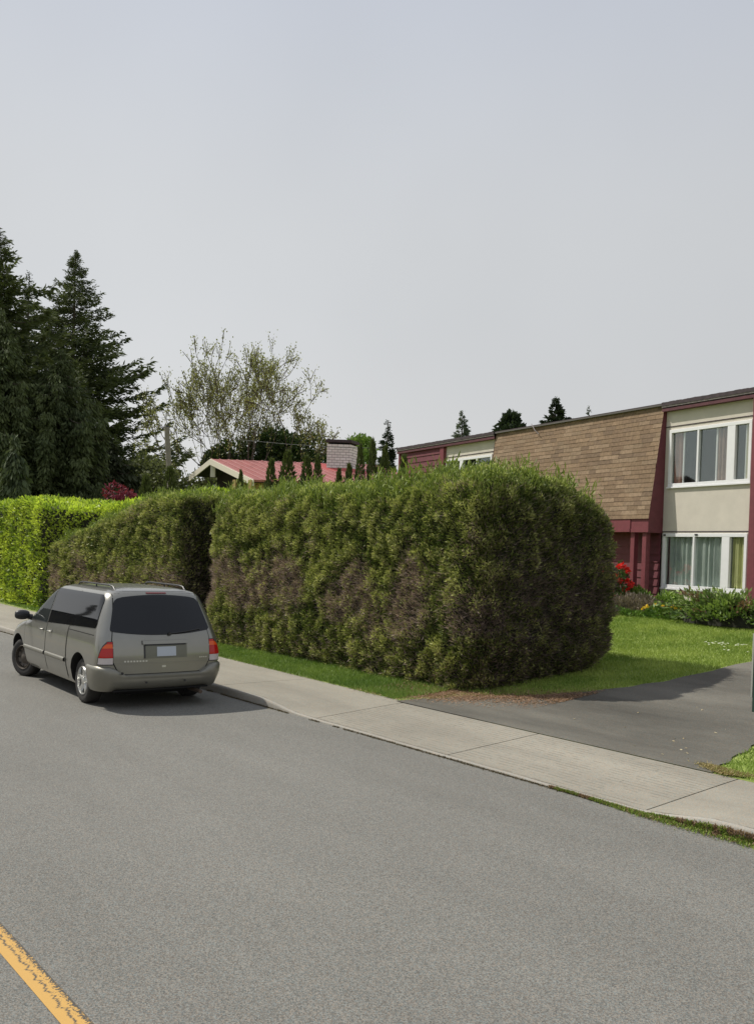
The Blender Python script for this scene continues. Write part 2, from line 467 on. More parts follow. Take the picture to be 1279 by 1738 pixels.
# worn far edge + speckle
nf = n.new('ShaderNodeTexNoise'); nf.inputs['Scale'].default_value = 70; nf.inputs['Detail'].default_value = 4; nf.inputs['Roughness'].default_value = .7; l.new(t.outputs['Object'], nf.inputs['Vector'])
ye = n.new('ShaderNodeMapRange'); ye.inputs[1].default_value = .0; ye.inputs[2].default_value = .07; ye.inputs[3].default_value = .26; ye.inputs[4].default_value = .62
l.new(sp.outputs[1], ye.inputs[0])
gt = n.new('ShaderNodeMath'); gt.operation = 'LESS_THAN'; l.new(nf.outputs[0], gt.inputs[0]); l.new(ye.outputs[0], gt.inputs[1])
mxx = n.new('ShaderNodeMath'); mxx.operation = 'MAXIMUM'; l.new(mu.outputs[0], mxx.inputs[0]); l.new(gt.outputs[0], mxx.inputs[1])
yc = n.new('ShaderNodeMix'); yc.data_type = 'RGBA'; yc.inputs[6].default_value = (.58, .34, .085, 1); yc.inputs[7].default_value = (.47, .28, .075, 1)
nv = n.new('ShaderNodeTexNoise'); nv.inputs['Scale'].default_value = 120; l.new(t.outputs['Object'], nv.inputs['Vector']); l.new(nv.outputs[0], yc.inputs[0])
fc = n.new('ShaderNodeMix'); fc.data_type = 'RGBA'; fc.inputs[7].default_value = (.06, .055, .045, 1)
l.new(mxx.outputs[0], fc.inputs[0]); l.new(yc.outputs[2], fc.inputs[6]); l.new(fc.outputs[2], b.inputs['Base Color']); b.inputs['Roughness'].default_value = .7
o = mk('road_marking', [(-200, -.068, .004), (30, -.068, .004), (30, .068, .004), (-200, .068, .004)], [(0, 1, 2, 3)], m)
o.location = (0, 1.775, 0)
tag(o, 'worn yellow centre line with a black crack along it', kind='structure')

# ------------------------------------------------------------------ leaf clouds
def cards(P, A, L, W, jit=.5, curl=.0, nrm=None):
    """kite shaped leaves at P pointing along A"""
    N = len(P); A = norm(A)
    r_ = rng.normal(size=(N, 3))
    if nrm is not None: B = norm(np.cross(A, norm(nrm + jit * r_)))
    else: B = norm(np.cross(A, r_))
    L = np.broadcast_to(L, N)[:, None]; W = np.broadcast_to(W, N)[:, None]
    Nn = np.cross(A, B)
    v = np.empty((N, 4, 3))
    v[:, 0] = P; v[:, 1] = P + A * L * .5 - B * W * .5 + Nn * L * curl; v[:, 2] = P + A * L; v[:, 3] = P + A * L * .5 + B * W * .5 + Nn * L * curl
    return v.reshape(-1, 3)
def leafobj(name, V, C, mat, parent=None):
    N = len(V) // 4
    return mk(name, V, np.arange(N * 4).reshape(N, 4), mat, parent, cols=np.repeat(C, 4, axis=0))

def mixc(a, b, t): return np.array(a)[None] * (1 - t[:, None]) + np.array(b)[None] * t[:, None]

def hedge_map(pts, nr, c, h, disp, under, seed):
    """displace points of a rounded box"""
    d = (fbm(pts, .9, seed) - .5) * disp * 1.6 + (fbm(pts, 3.3, seed + 9) - .5) * disp * .8
    p = pts + nr * d[:, None]
    return p

def rbox_sample(N, lo, hi, r, faces, w=None):
    """random points on chosen faces of a rounded box; returns pts and normals"""
    lo = np.array(lo, float); hi = np.array(hi, float)
    dims = hi - lo
    area = {'f': dims[0] * dims[2], 'b': dims[0] * dims[2], 'l': dims[1] * dims[2], 'r': dims[1] * dims[2], 't': dims[0] * dims[1]}
    ar = np.array([area[k] * (w or {}).get(k, 1) for k in faces]); cnt = (N * ar / ar.sum()).astype(int)
    out = []
    for k, cn in zip(faces, cnt):
        p = lo + rng.random((cn, 3)) * dims
        if k == 'f': p[:, 1] = lo[1]
        if k == 'b': p[:, 1] = hi[1]
        if k == 'l': p[:, 0] = lo[0]
        if k == 'r': p[:, 0] = hi[0]
        if k == 't': p[:, 2] = hi[2]
        out.append(p)
    p = np.concatenate(out)
    il = lo + r; ih = hi - r; il[2] = lo[2] - 5
    q = np.clip(p, il, ih); nr = norm(p - q)
    return q + nr * r, nr

def rbox_core(lo, hi, r, seed, disp, shape=None, inset=.1, res=.14):
    """closed core mesh of the same rounded box"""
    lo = np.array(lo, float); hi = np.array(hi, float)
    nx, ny, nz_ = [max(2, int((hi[i] - lo[i]) / res)) for i in range(3)]
    V = {}; vs = []; fs = []
    def vid(i, j, k):
        key = (i, j, k)
        if key not in V:
            V[key] = len(vs); vs.append(lo + (hi - lo) * np.array([i / nx, j / ny, k / nz_]))
        return V[key]
    for i in range(nx):
        for k in range(nz_):
            fs.append([vid(i, 0, k), vid(i + 1, 0, k), vid(i + 1, 0, k + 1), vid(i, 0, k + 1)])
            fs.append([vid(i, ny, k), vid(i, ny, k + 1), vid(i + 1, ny, k + 1), vid(i + 1, ny, k)])
    for j in range(ny):
        for k in range(nz_):
            fs.append([vid(0, j, k), vid(0, j, k + 1), vid(0, j + 1, k + 1), vid(0, j + 1, k)])
            fs.append([vid(nx, j, k), vid(nx, j + 1, k), vid(nx, j + 1, k + 1), vid(nx, j, k + 1)])
    for i in range(nx):
        for j in range(ny):
            fs.append([vid(i, j, nz_), vid(i + 1, j, nz_), vid(i + 1, j + 1, nz_), vid(i, j + 1, nz_)])
            fs.append([vid(i, j, 0), vid(i, j + 1, 0), vid(i + 1, j + 1, 0), vid(i + 1, j, 0)])
    p = np.array(vs)
    il = lo + r; ih = hi - r; il[2] = lo[2] - 5
    q = np.clip(p, il, ih); d = p - q; nn = norm(d)
    inside = np.linalg.norm(d, axis=1) < 1e-6
    p2 = np.where(inside[:, None], p, q + nn * (r - inset))
    dd = (fbm(p2, .9, seed) - .5) * disp * 1.6 + (fbm(p2, 3.3, seed + 9) - .5) * disp * .8
    p2 = p2 + np.where(inside[:, None], 0, nn) * dd[:, None]
    if shape: p2, _ = shape(p2, nn)
    return p2, np.array(fs)

def make_hedge(lo, hi, r, N, seed, disp, colf, L, W, label, faces='frtlb', w=None, shape=None, mat='leaf', group=None, up=.5, inset=.12, name='hedge', sprouts=None, jit=.9, out=1.0, core='hedgecore'):
    base = empty(name, ((lo[0] + hi[0]) / 2, (lo[1] + hi[1]) / 2, lo[2]))
    tag(base, label, 'hedge', group)
    off = np.array(base.location)
    cv, cfc = rbox_core(lo, hi, r, seed, disp, shape, inset)
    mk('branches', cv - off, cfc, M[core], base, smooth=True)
    p, nr = rbox_sample(N, lo, hi, r, list(faces), w)
    p = hedge_map(p, nr, None, None, disp, None, seed)
    clump = .6 * vnoise(p * np.array([1, 1, .75]), 9.0, seed + 31) + .4 * vnoise(p, 4.2, seed + 5)
    depth = -inset * 1.1 * rng.random(len(p)) ** 1.3 + (clump - .5) * .33
    p = p + nr * depth[:, None]
    if shape: p, keep = shape(p, nr)
    else: keep = np.ones(len(p), bool)
    p, nr, clump = p[keep], nr[keep], clump[keep]
    A = nr * out + np.array([0, 0, up]) + jit * rng.normal(size=p.shape) * .6
    C, ls, ws = colf(p, nr, clump)
    V = cards(p, A, L * ls * rng.uniform(.6, 1.3, len(p)), W * ws * rng.uniform(.7, 1.2, len(p)), nrm=nr, jit=1.0, curl=.08)
    if sprouts is not None:
        sp_, sc = sprouts
        V = np.concatenate([V, sp_]); C = np.concatenate([C, sc])
    leafobj('foliage', V - off, C, M[mat], base)
    return base

def cedarcol(dead_band, seed, dark=1.0):
    def f(p, nr, cl):
        N = len(p)
        t = np.clip(fbm(p, 2.0, seed + 3) * 1.5 - .3 + rng.normal(size=N) * .25 + (cl - .5) * 1.0, 0, 1)
        C = mixc((.07, .105, .022), (.27, .30, .085), t)
        g2 = np.clip(rng.normal(size=N) * .55 - .1 + (cl - .5) * 3.2, 0, 1)
        C = C * (1 - g2[:, None]) + np.array([.52, .52, .20]) * g2[:, None]
        # brown die-back, then shade painted into the end face
        z0, z1 = dead_band
        band = np.exp(-((p[:, 2] - (z0 + z1) / 2) / ((z1 - z0) / 2)) ** 2)
        dn = fbm(p, 1.4, seed + 51, 3)
        dm = np.clip(band * 1.25 + (dn - .5) * 3.0 - .52, 0, .93) * (nr[:, 1] < .1)
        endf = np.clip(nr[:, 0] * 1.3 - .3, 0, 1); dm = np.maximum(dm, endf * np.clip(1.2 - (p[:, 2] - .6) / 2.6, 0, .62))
        dm = np.maximum(dm, (rng.random(N) < .06) * .8)
        low = np.clip((.95 - p[:, 2]) * 1.1, 0, .45) * rng.random(N)
        sel = rng.random(N) < np.maximum(dm * .88, low)
        br = mixc((.17, .12, .10), (.56, .43, .39), rng.random(N) ** 1.3)
        C[sel] = br[sel]
        C = C * (1 - (.5 * endf) * np.where(sel, 1.1, .75))[:, None]  # leaves on the end face darkened by colour to stand for shade
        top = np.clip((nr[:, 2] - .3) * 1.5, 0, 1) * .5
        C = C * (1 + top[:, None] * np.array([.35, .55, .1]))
        ls = np.where(sel, 1.7, 1.0); ws = np.where(sel, .34, 1.0)
        return C * dark, ls, ws
    return f

def top_sprouts(lo, hi, r, N, seed, disp, hmin=.10, hmax=.32, front=.9, topf=None):
    x = lo[0] + .2 + rng.random(N) * (hi[0] - lo[0] - .4)
    y = lo[1] + .1 + rng.random(N) ** 1.5 * (hi[1] - lo[1] - .4)
    k = vnoise(np.stack([x, y, 0 * x], 1), 2.2, seed)
    z = np.full(N, hi[2] - .06)
    e = np.clip(r - (y - lo[1]), 0, r); z -= (r - np.sqrt(np.maximum(r * r - e * e, 0)))
    e = np.clip(r - (hi[0] - x), 0, r); z -= (r - np.sqrt(np.maximum(r * r - e * e, 0)))
    p = np.stack([x, y, z], 1)
    d = (fbm(p, .9, seed) - .5) * disp * 2.2
    p[:, 2] += d
    if topf: p = topf(p)
    H = (hmin + (hmax - hmin) * rng.random(N) ** 1.8) * (.2 + 1.6 * k ** 1.4)
    out = []; cols = []
    lean = rng.normal(size=(N, 3)) * .20; lean[:, 2] = 1
    for s_ in range(5):
        q = p + lean * (H * s_ * .2)[:, None]
        A = lean * 1.0 + rng.normal(size=(N, 3)) * .45
        out.append(cards(q, A, H * .40, H * .05 + .010))
        t = rng.random(N)
        cols.append(mixc((.11, .16, .03), (.30, .36, .08), t))
    return np.concatenate(out), np.concatenate(cols)

# --- big cedar hedge
H1lo, H1hi, H1r = (-19.75, 10.35, .05), (-10.5, 13.75, 3.66), .72
def h1shape(p, nr):
    p = p.copy()
    z = p[:, 2]
    # tuck in towards the foot, more at the driveway end
    tuck = np.clip((1.0 - z) / 1.0, 0, 1) ** 1.6
    cx = np.clip((p[:, 0] + 11.9) / 1.3, 0, 1); p[:, 0] -= tuck * .52 * cx
    fy = np.clip((11.4 - p[:, 1]) / 1.0, 0, 1); p[:, 1] += tuck * .14 * fy
    by = np.clip((p[:, 1] - 12.3) / 1.2, 0, 1); p[:, 1] -= tuck * .95 * by * (cx > 0)
    # the end bulges at half height
    bul = np.clip(1 - ((z - 2.1) / 1.7) ** 2, 0, 1); p[:, 0] += .10 * bul * cx
    p[:, 2] += (np.clip((p[:, 0] + 13.5) / 2.6, 0, 1) * .14 - np.clip((-15 - p[:, 0]) / 4, 0, 1) * .06) * np.clip(z / 3.6, 0, 1)
    p[:, 2] -= np.clip((p[:, 1] - 11.9) / 1.8, 0, 1) ** 1.5 * .45 * np.clip(z / 3.6, 0, 1)
    ground = np.array([gz(y) for y in p[:, 1]])
    return p, p[:, 2] > ground + .0
sp1 = top_sprouts(H1lo, H1hi, H1r, 7000, 5.0, .11, hmin=.10, hmax=.34, topf=lambda p: h1shape(p, None)[0])
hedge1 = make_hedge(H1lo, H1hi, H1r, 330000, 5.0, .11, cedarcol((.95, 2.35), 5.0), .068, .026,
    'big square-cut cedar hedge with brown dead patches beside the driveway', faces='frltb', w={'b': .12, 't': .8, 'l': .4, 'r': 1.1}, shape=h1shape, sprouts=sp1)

# --- second cedar hedge, sloping down to the left
H2lo, H2hi = (-30.3, 10.45, .05), (-21.05, 13.4, 3.72)
def h2top(x): return 3.62 - 1.35 * np.clip((-23.2 - x) / 7.0, 0, 1) ** .9
def h2shape(p, nr):
    p = p.copy(); k = h2top(p[:, 0]) / 3.72
    p[:, 2] = .05 + (p[:, 2] - .05) * k
    ground = np.array([gz(y) for y in p[:, 1]])
    return p, p[:, 2] > ground
sp2 = top_sprouts(H2lo, H2hi, .3, 5500, 8.0, .1, topf=lambda p: h2shape(p, None)[0])
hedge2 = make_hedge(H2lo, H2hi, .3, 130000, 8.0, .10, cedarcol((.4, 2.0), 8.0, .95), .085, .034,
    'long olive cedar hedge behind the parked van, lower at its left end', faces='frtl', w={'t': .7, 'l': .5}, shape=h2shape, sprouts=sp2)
# cedar block closing the gap behind the two hedges
# --- laurel hedge
def laurelcol(p, nr, cl):
    N = len(p)
    t = np.clip(fbm(p, 1.7, 77) * 1.8 - .4 + rng.normal(size=N) * .2, 0, 1)
    C = mixc((.14, .22, .024), (.50, .58, .08), t)
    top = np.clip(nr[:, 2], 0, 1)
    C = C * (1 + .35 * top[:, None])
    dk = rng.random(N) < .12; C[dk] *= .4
    return C, np.ones(N), np.ones(N)
def l_shape(p, nr):
    p = p.copy()
    p[:, 2] += .09 * (np.sin(p[:, 0] * 1.3) + np.sin(p[:, 0] * .53 + 1)) * np.clip(p[:, 2] / 3, 0, 1)
    ground = np.array([gz(y) for y in p[:, 1]])
    # stands behind the cedar hedge at its right end
    k = np.clip((p[:, 0] + 31.0) / 1.6, 0, 1); 
    fy = np.clip((12.8 - p[:, 1]) / 2.2, 0, 1); p[:, 1] += k * 1.35 * fy
    return p, p[:, 2] > ground
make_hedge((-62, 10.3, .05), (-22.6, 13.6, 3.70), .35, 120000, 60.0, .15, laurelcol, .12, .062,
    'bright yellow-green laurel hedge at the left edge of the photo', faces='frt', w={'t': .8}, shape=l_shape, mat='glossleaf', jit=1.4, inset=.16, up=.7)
# ------------------------------------------------------------------ the van (x forward, y left, rear axle at 0)
def interp(tab, z):
    zs = [r_[0] for r_ in tab]
    if z <= zs[0]: return tab[0][1:]
    for a, b in zip(tab[:-1], tab[1:]):
        if z <= b[0]:
            t = (z - a[0]) / (b[0] - a[0]); return tuple(a[i] * (1 - t) + b[i] * t for i in range(1, len(a)))
    return tab[-1][1:]
# z, xr, xf, W, rear corner (a,b), front corner (a,b)
VT = [(.24, -.72, 3.98, .86, .20, .16, .45, .42), (.32, -.84, 4.12, .92, .22, .18, .55, .50), (.50, -.90, 4.18, .962, .22, .17, .60, .52), (.62, -.90, 4.16, .975, .20, .16, .62, .52),
      (.78, -.90, 4.08, .972, .17, .15, .65, .50), (.90, -.885, 3.86, .962, .16, .15, .6, .48), (.98, -.865, 3.55, .952, .16, .15, .55, .45), (1.05, -.845, 3.05, .938, .16, .15, .42, .38),
      (1.12, -.82, 2.90, .918, .17, .15, .40, .38), (1.30, -.745, 2.62, .868, .18, .15, .38, .36), (1.50, -.655, 2.30, .800, .19, .16, .36, .34), (1.62, -.595, 2.08, .752, .20, .17, .34, .32), (1.68, -.545, 1.92, .705, .22, .18, .32, .30),
      (1.715, -.46, 1.72, .62, .24, .2, .3, .3), (1.735, -.33, 1.5, .50, .2, .2, .3, .25), (1.747, -.12, 1.25, .34, .2, .2, .2, .2), (1.752, .2, .9, .15, .1, .1, .1, .1)]
BOW = .055
def v_loop(z, n=10):
    xr, xf, W, ra, rb, fa, fb = interp(VT, z)
    pts = []
    for k in range(n + 1):      # left rear corner, from rear to side
        th = math.pi / 2 * k / n
        pts.append((xr + BOW + ra * (1 - math.sin(th)) - 0, W - rb + rb * math.sin(th) if False else W - rb * (1 - math.sin(th)) ))
    return pts
def side_y(x, z):
    xr, xf, W, ra, rb, fa, fb = interp(VT, z)
    x0 = xr + BOW
    if x < x0 + ra:
        t = min(max((x0 + ra - x) / ra, 0), 1); return W - rb + rb * math.sqrt(1 - t * t)
    if x > xf - fa - .08:
        t = min(max((x - (xf - fa - .08)) / fa, 0), 1); return W - fb + fb * math.sqrt(1 - t * t)
    # slight barrel
    return W
def rear_x(y, z):
    xr, xf, W, ra, rb, fa, fb = interp(VT, z)
    a = abs(y); yb = W - rb
    x = xr + BOW * min(a / yb, 1) ** 2
    if a > yb:
        t = min((a - yb) / rb, 1); x = xr + BOW + ra * (1 - math.sqrt(1 - t * t))
    return x
def front_x(y, z):
    xr, xf, W, ra, rb, fa, fb = interp(VT, z)
    a = abs(y); yb = W - fb
    x = xf - .08 * min(a / yb, 1) ** 2
    if a > yb:
        t = min((a - yb) / fb, 1); x = xf - .08 - fa * (1 - math.sqrt(1 - t * t))
    return x
def loop(z, nc=9, ns=26, nr=8):
    xr, xf, W, ra, rb, fa, fb = interp(VT, z)
    P = []
    yb = W - rb; x0 = xr + BOW
    for k in range(nr): P.append((rear_x(-yb + 2 * yb * k / nr, z), -yb + 2 * yb * k / nr))
    for k in range(nc):
        th = math.pi / 2 * k / nc; P.append((x0 + ra * (1 - math.cos(th)), yb + rb * math.sin(th)))
    xa, xb = x0 + ra, xf - .08 - fa
    for k in range(ns): P.append((xa + (xb - xa) * k / ns, W))
    yf = W - fb
    for k in range(nc):
        th = math.pi / 2 * k / nc; P.append((xb + fa * math.sin(th), yf + fb * math.cos(th)))
    for k in range(nr): P.append((front_x(yf - 2 * yf * k / nr, z), yf - 2 * yf * k / nr))
    for k in range(nc):
        th = math.pi / 2 * k / nc; P.append((xb + fa * math.cos(th), -yf - fb * math.sin(th)))
    for k in range(ns): P.append((xb + (xa - xb) * k / ns, -W))
    for k in range(nc):
        th = math.pi / 2 * k / nc; P.append((x0 + ra * (1 - math.sin(th)), -yb - rb * math.cos(th)))
    return [(x, y, z) for x, y in P]

M['paint'] = plain('van_paint', (.262, .256, .228), .28, metal=.72, spec=.5, coat=.6, noise=.035, nscale=3)
M['paintdull'] = plain('van_bumper_paint', (.22, .212, .178), .42, metal=.45, coat=.25, noise=.05, nscale=5)
M['seam'] = plain('panel_gap', (.012, .012, .011), .8)
M['rubber'] = plain('tyre_rubber', (.03, .028, .026), .85, noise=.25, nscale=20, bump=.2)
M['blackplastic'] = plain('black_plastic', (.02, .02, .022), .45)
M['under'] = plain('underbody', (.008, .008, .008), .95)
M['alloy'] = plain('alloy', (.62, .62, .60), .28, metal=.85)
M['steelwheel'] = plain('dusty_steel_wheel', (.10, .085, .07), .6, metal=.35, noise=.3, nscale=14)
M['carglass'] = plain('privacy_glass', (.004, .005, .007), .03, spec=.45)
def mk_glass(name, tint, mixf):
    m, n, l, b = newmat(name)
    b.inputs['Base Color'].default_value = (*tint, 1); b.inputs['Roughness'].default_value = .03; b.inputs['Specular IOR Level'].default_value = .7
    tr = n.new('ShaderNodeBsdfTransparent'); tr.inputs[0].default_value = (.75, .82, .8, 1)
    mx = n.new('ShaderNodeMixShader'); mx.inputs[0].default_value = mixf
    l.new(tr.outputs[0], mx.inputs[1]); l.new(b.outputs[0], mx.inputs[2]); l.new(mx.outputs[0], n['Material Output'].inputs[0])
    return m
M['clearglass'] = mk_glass('tinted_front_glass', (.03, .035, .035), .55)
def lens(name, col, e=0):
    return plain(name, col, .2, spec=.4, coat=.25)
M['red'] = lens('red_lens', (.45, .008, .008)); M['amber'] = lens('amber_lens', (.72, .10, .015)); M['clear'] = lens('clear_lens', (.55, .5, .5))
M['plate'] = plain('plate', (.46, .50, .56), .5)
M['interior'] = plain('van_interior', (.05, .048, .042), .9)

van = empty('minivan', (-13.843, 6.216, 0), R(177.84))
tag(van, 'grey-beige metallic minivan parked at the kerb with dark rear glass', 'minivan')

# body shell
zs = [.24, .28, .32, .40, .50, .56, .62, .70, .78, .84, .90, .94, .98, 1.01, 1.05, 1.08, 1.12, 1.2, 1.30, 1.4, 1.50, 1.56, 1.62, 1.65, 1.68, 1.70, 1.715, 1.727, 1.735, 1.747, 1.752]
loops = [loop(z) for z in zs]
nl = len(loops[0])
bm_v = [p for lp in loops for p in lp]; bm_f = []
for i in range(len(loops) - 1):
    for k in range(nl):
        a0 = i * nl + k; a1 = i * nl + (k + 1) % nl
        bm_f.append((a0, a0 + nl, a1 + nl, a1))
bm_f.append(tuple(range(nl))); bm_f.append(tuple((len(loops) - 1) * nl + k for k in range(nl))[::-1])
body = mk('body', bm_v, bm_f, M['paint'])
body.data.flip_normals()
def wheelcut(cx, r):
    mb = MB(); n = 40
    for s_ in (-1, 1):
        b0 = len(mb.v)
        for y in (s_ * .60, s_ * 1.2):
            for k in range(n):
                th = 2 * math.pi * k / n; mb.v.append((cx + r * math.cos(th), y, .36 + r * math.sin(th) * 1.0))
        for k in range(n):
            a0 = b0 + k; a1 = b0 + (k + 1) % n
            q = (a0, a1, a1 + n, a0 + n); mb.f.append(q if s_ < 0 else q[::-1])
        c0 = tuple(b0 + k for k in range(n)); c1 = tuple(b0 + n + k for k in range(n))
        mb.f.append(c0[::-1] if s_ < 0 else c0); mb.f.append(c1 if s_ < 0 else c1[::-1])
    return mb.build('wheel_arch_cutter', M['under'])
FX = 3.22
cut = wheelcut(0, .405); cut2 = wheelcut(FX, .405)
for c_ in (cut, cut2):
    md = body.modifiers.new('b', 'BOOLEAN'); md.object = c_; md.operation = 'DIFFERENCE'; md.solver = 'EXACT'
dg = bpy.context.evaluated_depsgraph_get()
me = bpy.data.meshes.new_from_object(body.evaluated_get(dg))
body.modifiers.clear(); body.data = me
bpy.data.objects.remove(cut); bpy.data.objects.remove(cut2)
if len(me.materials) < 2: me.materials.append(M['under'])
for p in me.polygons:      # the inside of the arches and the floor are unpainted
    c_ = p.center
    inner = abs(c_.y) < .62 and c_.z < .8 or (p.normal.z < -.8 and c_.z < .3)
    for cx in (0, FX):
        rr_ = math.hypot(c_.x - cx, c_.z - .36)
        if rr_ < .412 and abs(p.normal.y) < .5 and rr_ > .3: inner = True
    if abs(c_.y) < .62 and -.6 < c_.x < 3.8 and c_.z < .77: inner = True
    if p.normal.z < -.8 and c_.z < .3: inner = True
    if inner and not (abs(c_.x) > 3.9): p.material_index = 1
me.polygons.foreach_set('use_smooth', np.ones(len(me.polygons), bool)); me.set_sharp_from_angle(angle=R(32))
body.parent = van
mk('floor_pan', *(lambda m_: (m_.v, m_.f))(MB().box(-.6, 3.8, -.58, .58, .2, .235)), M['under'], van)

def side_patch(name, xa, xb, z0, z1, mat, parent, off=.006, sgn=1, nx=14, nz=10, rim=True):
    """patch lying on the body side; xa/xb are functions of z (rear, front)"""
    fa = xa if callable(xa) else (lambda z: xa); fb = xb if callable(xb) else (lambda z: xb)
    f0 = z0 if callable(z0) else (lambda u: z0); f1 = z1 if callable(z1) else (lambda u: z1)
    G = []
    for i in range(nx + 1):
        u = i / nx; row = []
        zb, zt = f0(u), f1(u)
        for j in range(nz + 1):
            z = zb + (zt - zb) * j / nz
            x = fa(z) + (fb(z) - fa(z)) * u
            row.append((x, sgn * (side_y(x, z) + off), z))
        G.append(row)
    mb = MB().grid(G if sgn > 0 else G[::-1])
    if rim:
        edge = [G[i][0] for i in range(nx + 1)] + [G[nx][j] for j in range(1, nz + 1)] + [G[i][nz] for i in range(nx - 1, -1, -1)] + [G[0][j] for j in range(nz - 1, 0, -1)]
        inn = [(p[0], p[1] - sgn * (off + .004), p[2]) for p in edge]
        k = len(mb.v); mb.v += edge + inn; m_ = len(edge)
        for i in range(m_):
            q = (k + i, k + (i + 1) % m_, k + m_ + (i + 1) % m_, k + m_ + i); mb.f.append(q if sgn > 0 else q[::-1])
    o = mb.build(name, mat, parent, smooth=True, sharp=40)
    bm = __import__('bmesh').new(); bm.from_mesh(o.data); __import__('bmesh').ops.recalc_face_normals(bm, faces=bm.faces[:])
    # keep the outer sheet facing out
    f_ = max(bm.faces, key=lambda f: f.calc_area())
    if f_.normal.y * sgn < 0: __import__('bmesh').ops.reverse_faces(bm, faces=bm.faces[:])
    bm.to_mesh(o.data); bm.free()
    return o
def rear_patch(name, ya, yb, z0, z1, mat, parent, off=.006, ny=24, nz=10, rim=True):
    """patch on the back; ya/yb functions of v in 0..1 (bottom to top), z0/z1 functions of u across"""
    fa = ya if callable(ya) else (lambda v: ya); fb = yb if callable(yb) else (lambda v: yb)
    f0 = z0 if callable(z0) else (lambda u: z0); f1 = z1 if callable(z1) else (lambda u: z1)
    G = []
    for i in range(ny + 1):
        u = i / ny; row = []
        for j in range(nz + 1):
            v = j / nz
            z = f0(u) + (f1(u) - f0(u)) * v; y = fa(v) + (fb(v) - fa(v)) * u
            row.append((rear_x(y, z) - off, y, z))
        G.append(row)
    mb = MB().grid(G[::-1])
    if rim:
        edge = [G[i][0] for i in range(ny + 1)] + [G[ny][j] for j in range(1, nz + 1)] + [G[i][nz] for i in range(ny - 1, -1, -1)] + [G[0][j] for j in range(nz - 1, 0, -1)]
        inn = [(p[0] + off + .004, p[1], p[2]) for p in edge]
        k = len(mb.v); mb.v += edge + inn; m_ = len(edge)
        for i in range(m_): mb.f.append((k + i, k + m_ + i, k + m_ + (i + 1) % m_, k + (i + 1) % m_))
    o = mb.build(name, mat, parent, smooth=True, sharp=40)
    import bmesh as B_
    bm = B_.new(); bm.from_mesh(o.data); B_.ops.recalc_face_normals(bm, faces=bm.faces[:])
    f_ = max(bm.faces, key=lambda f: f.calc_area())
    if f_.normal.x > 0: B_.ops.reverse_faces(bm, faces=bm.faces[:])
    bm.to_mesh(o.data); bm.free()
    return o

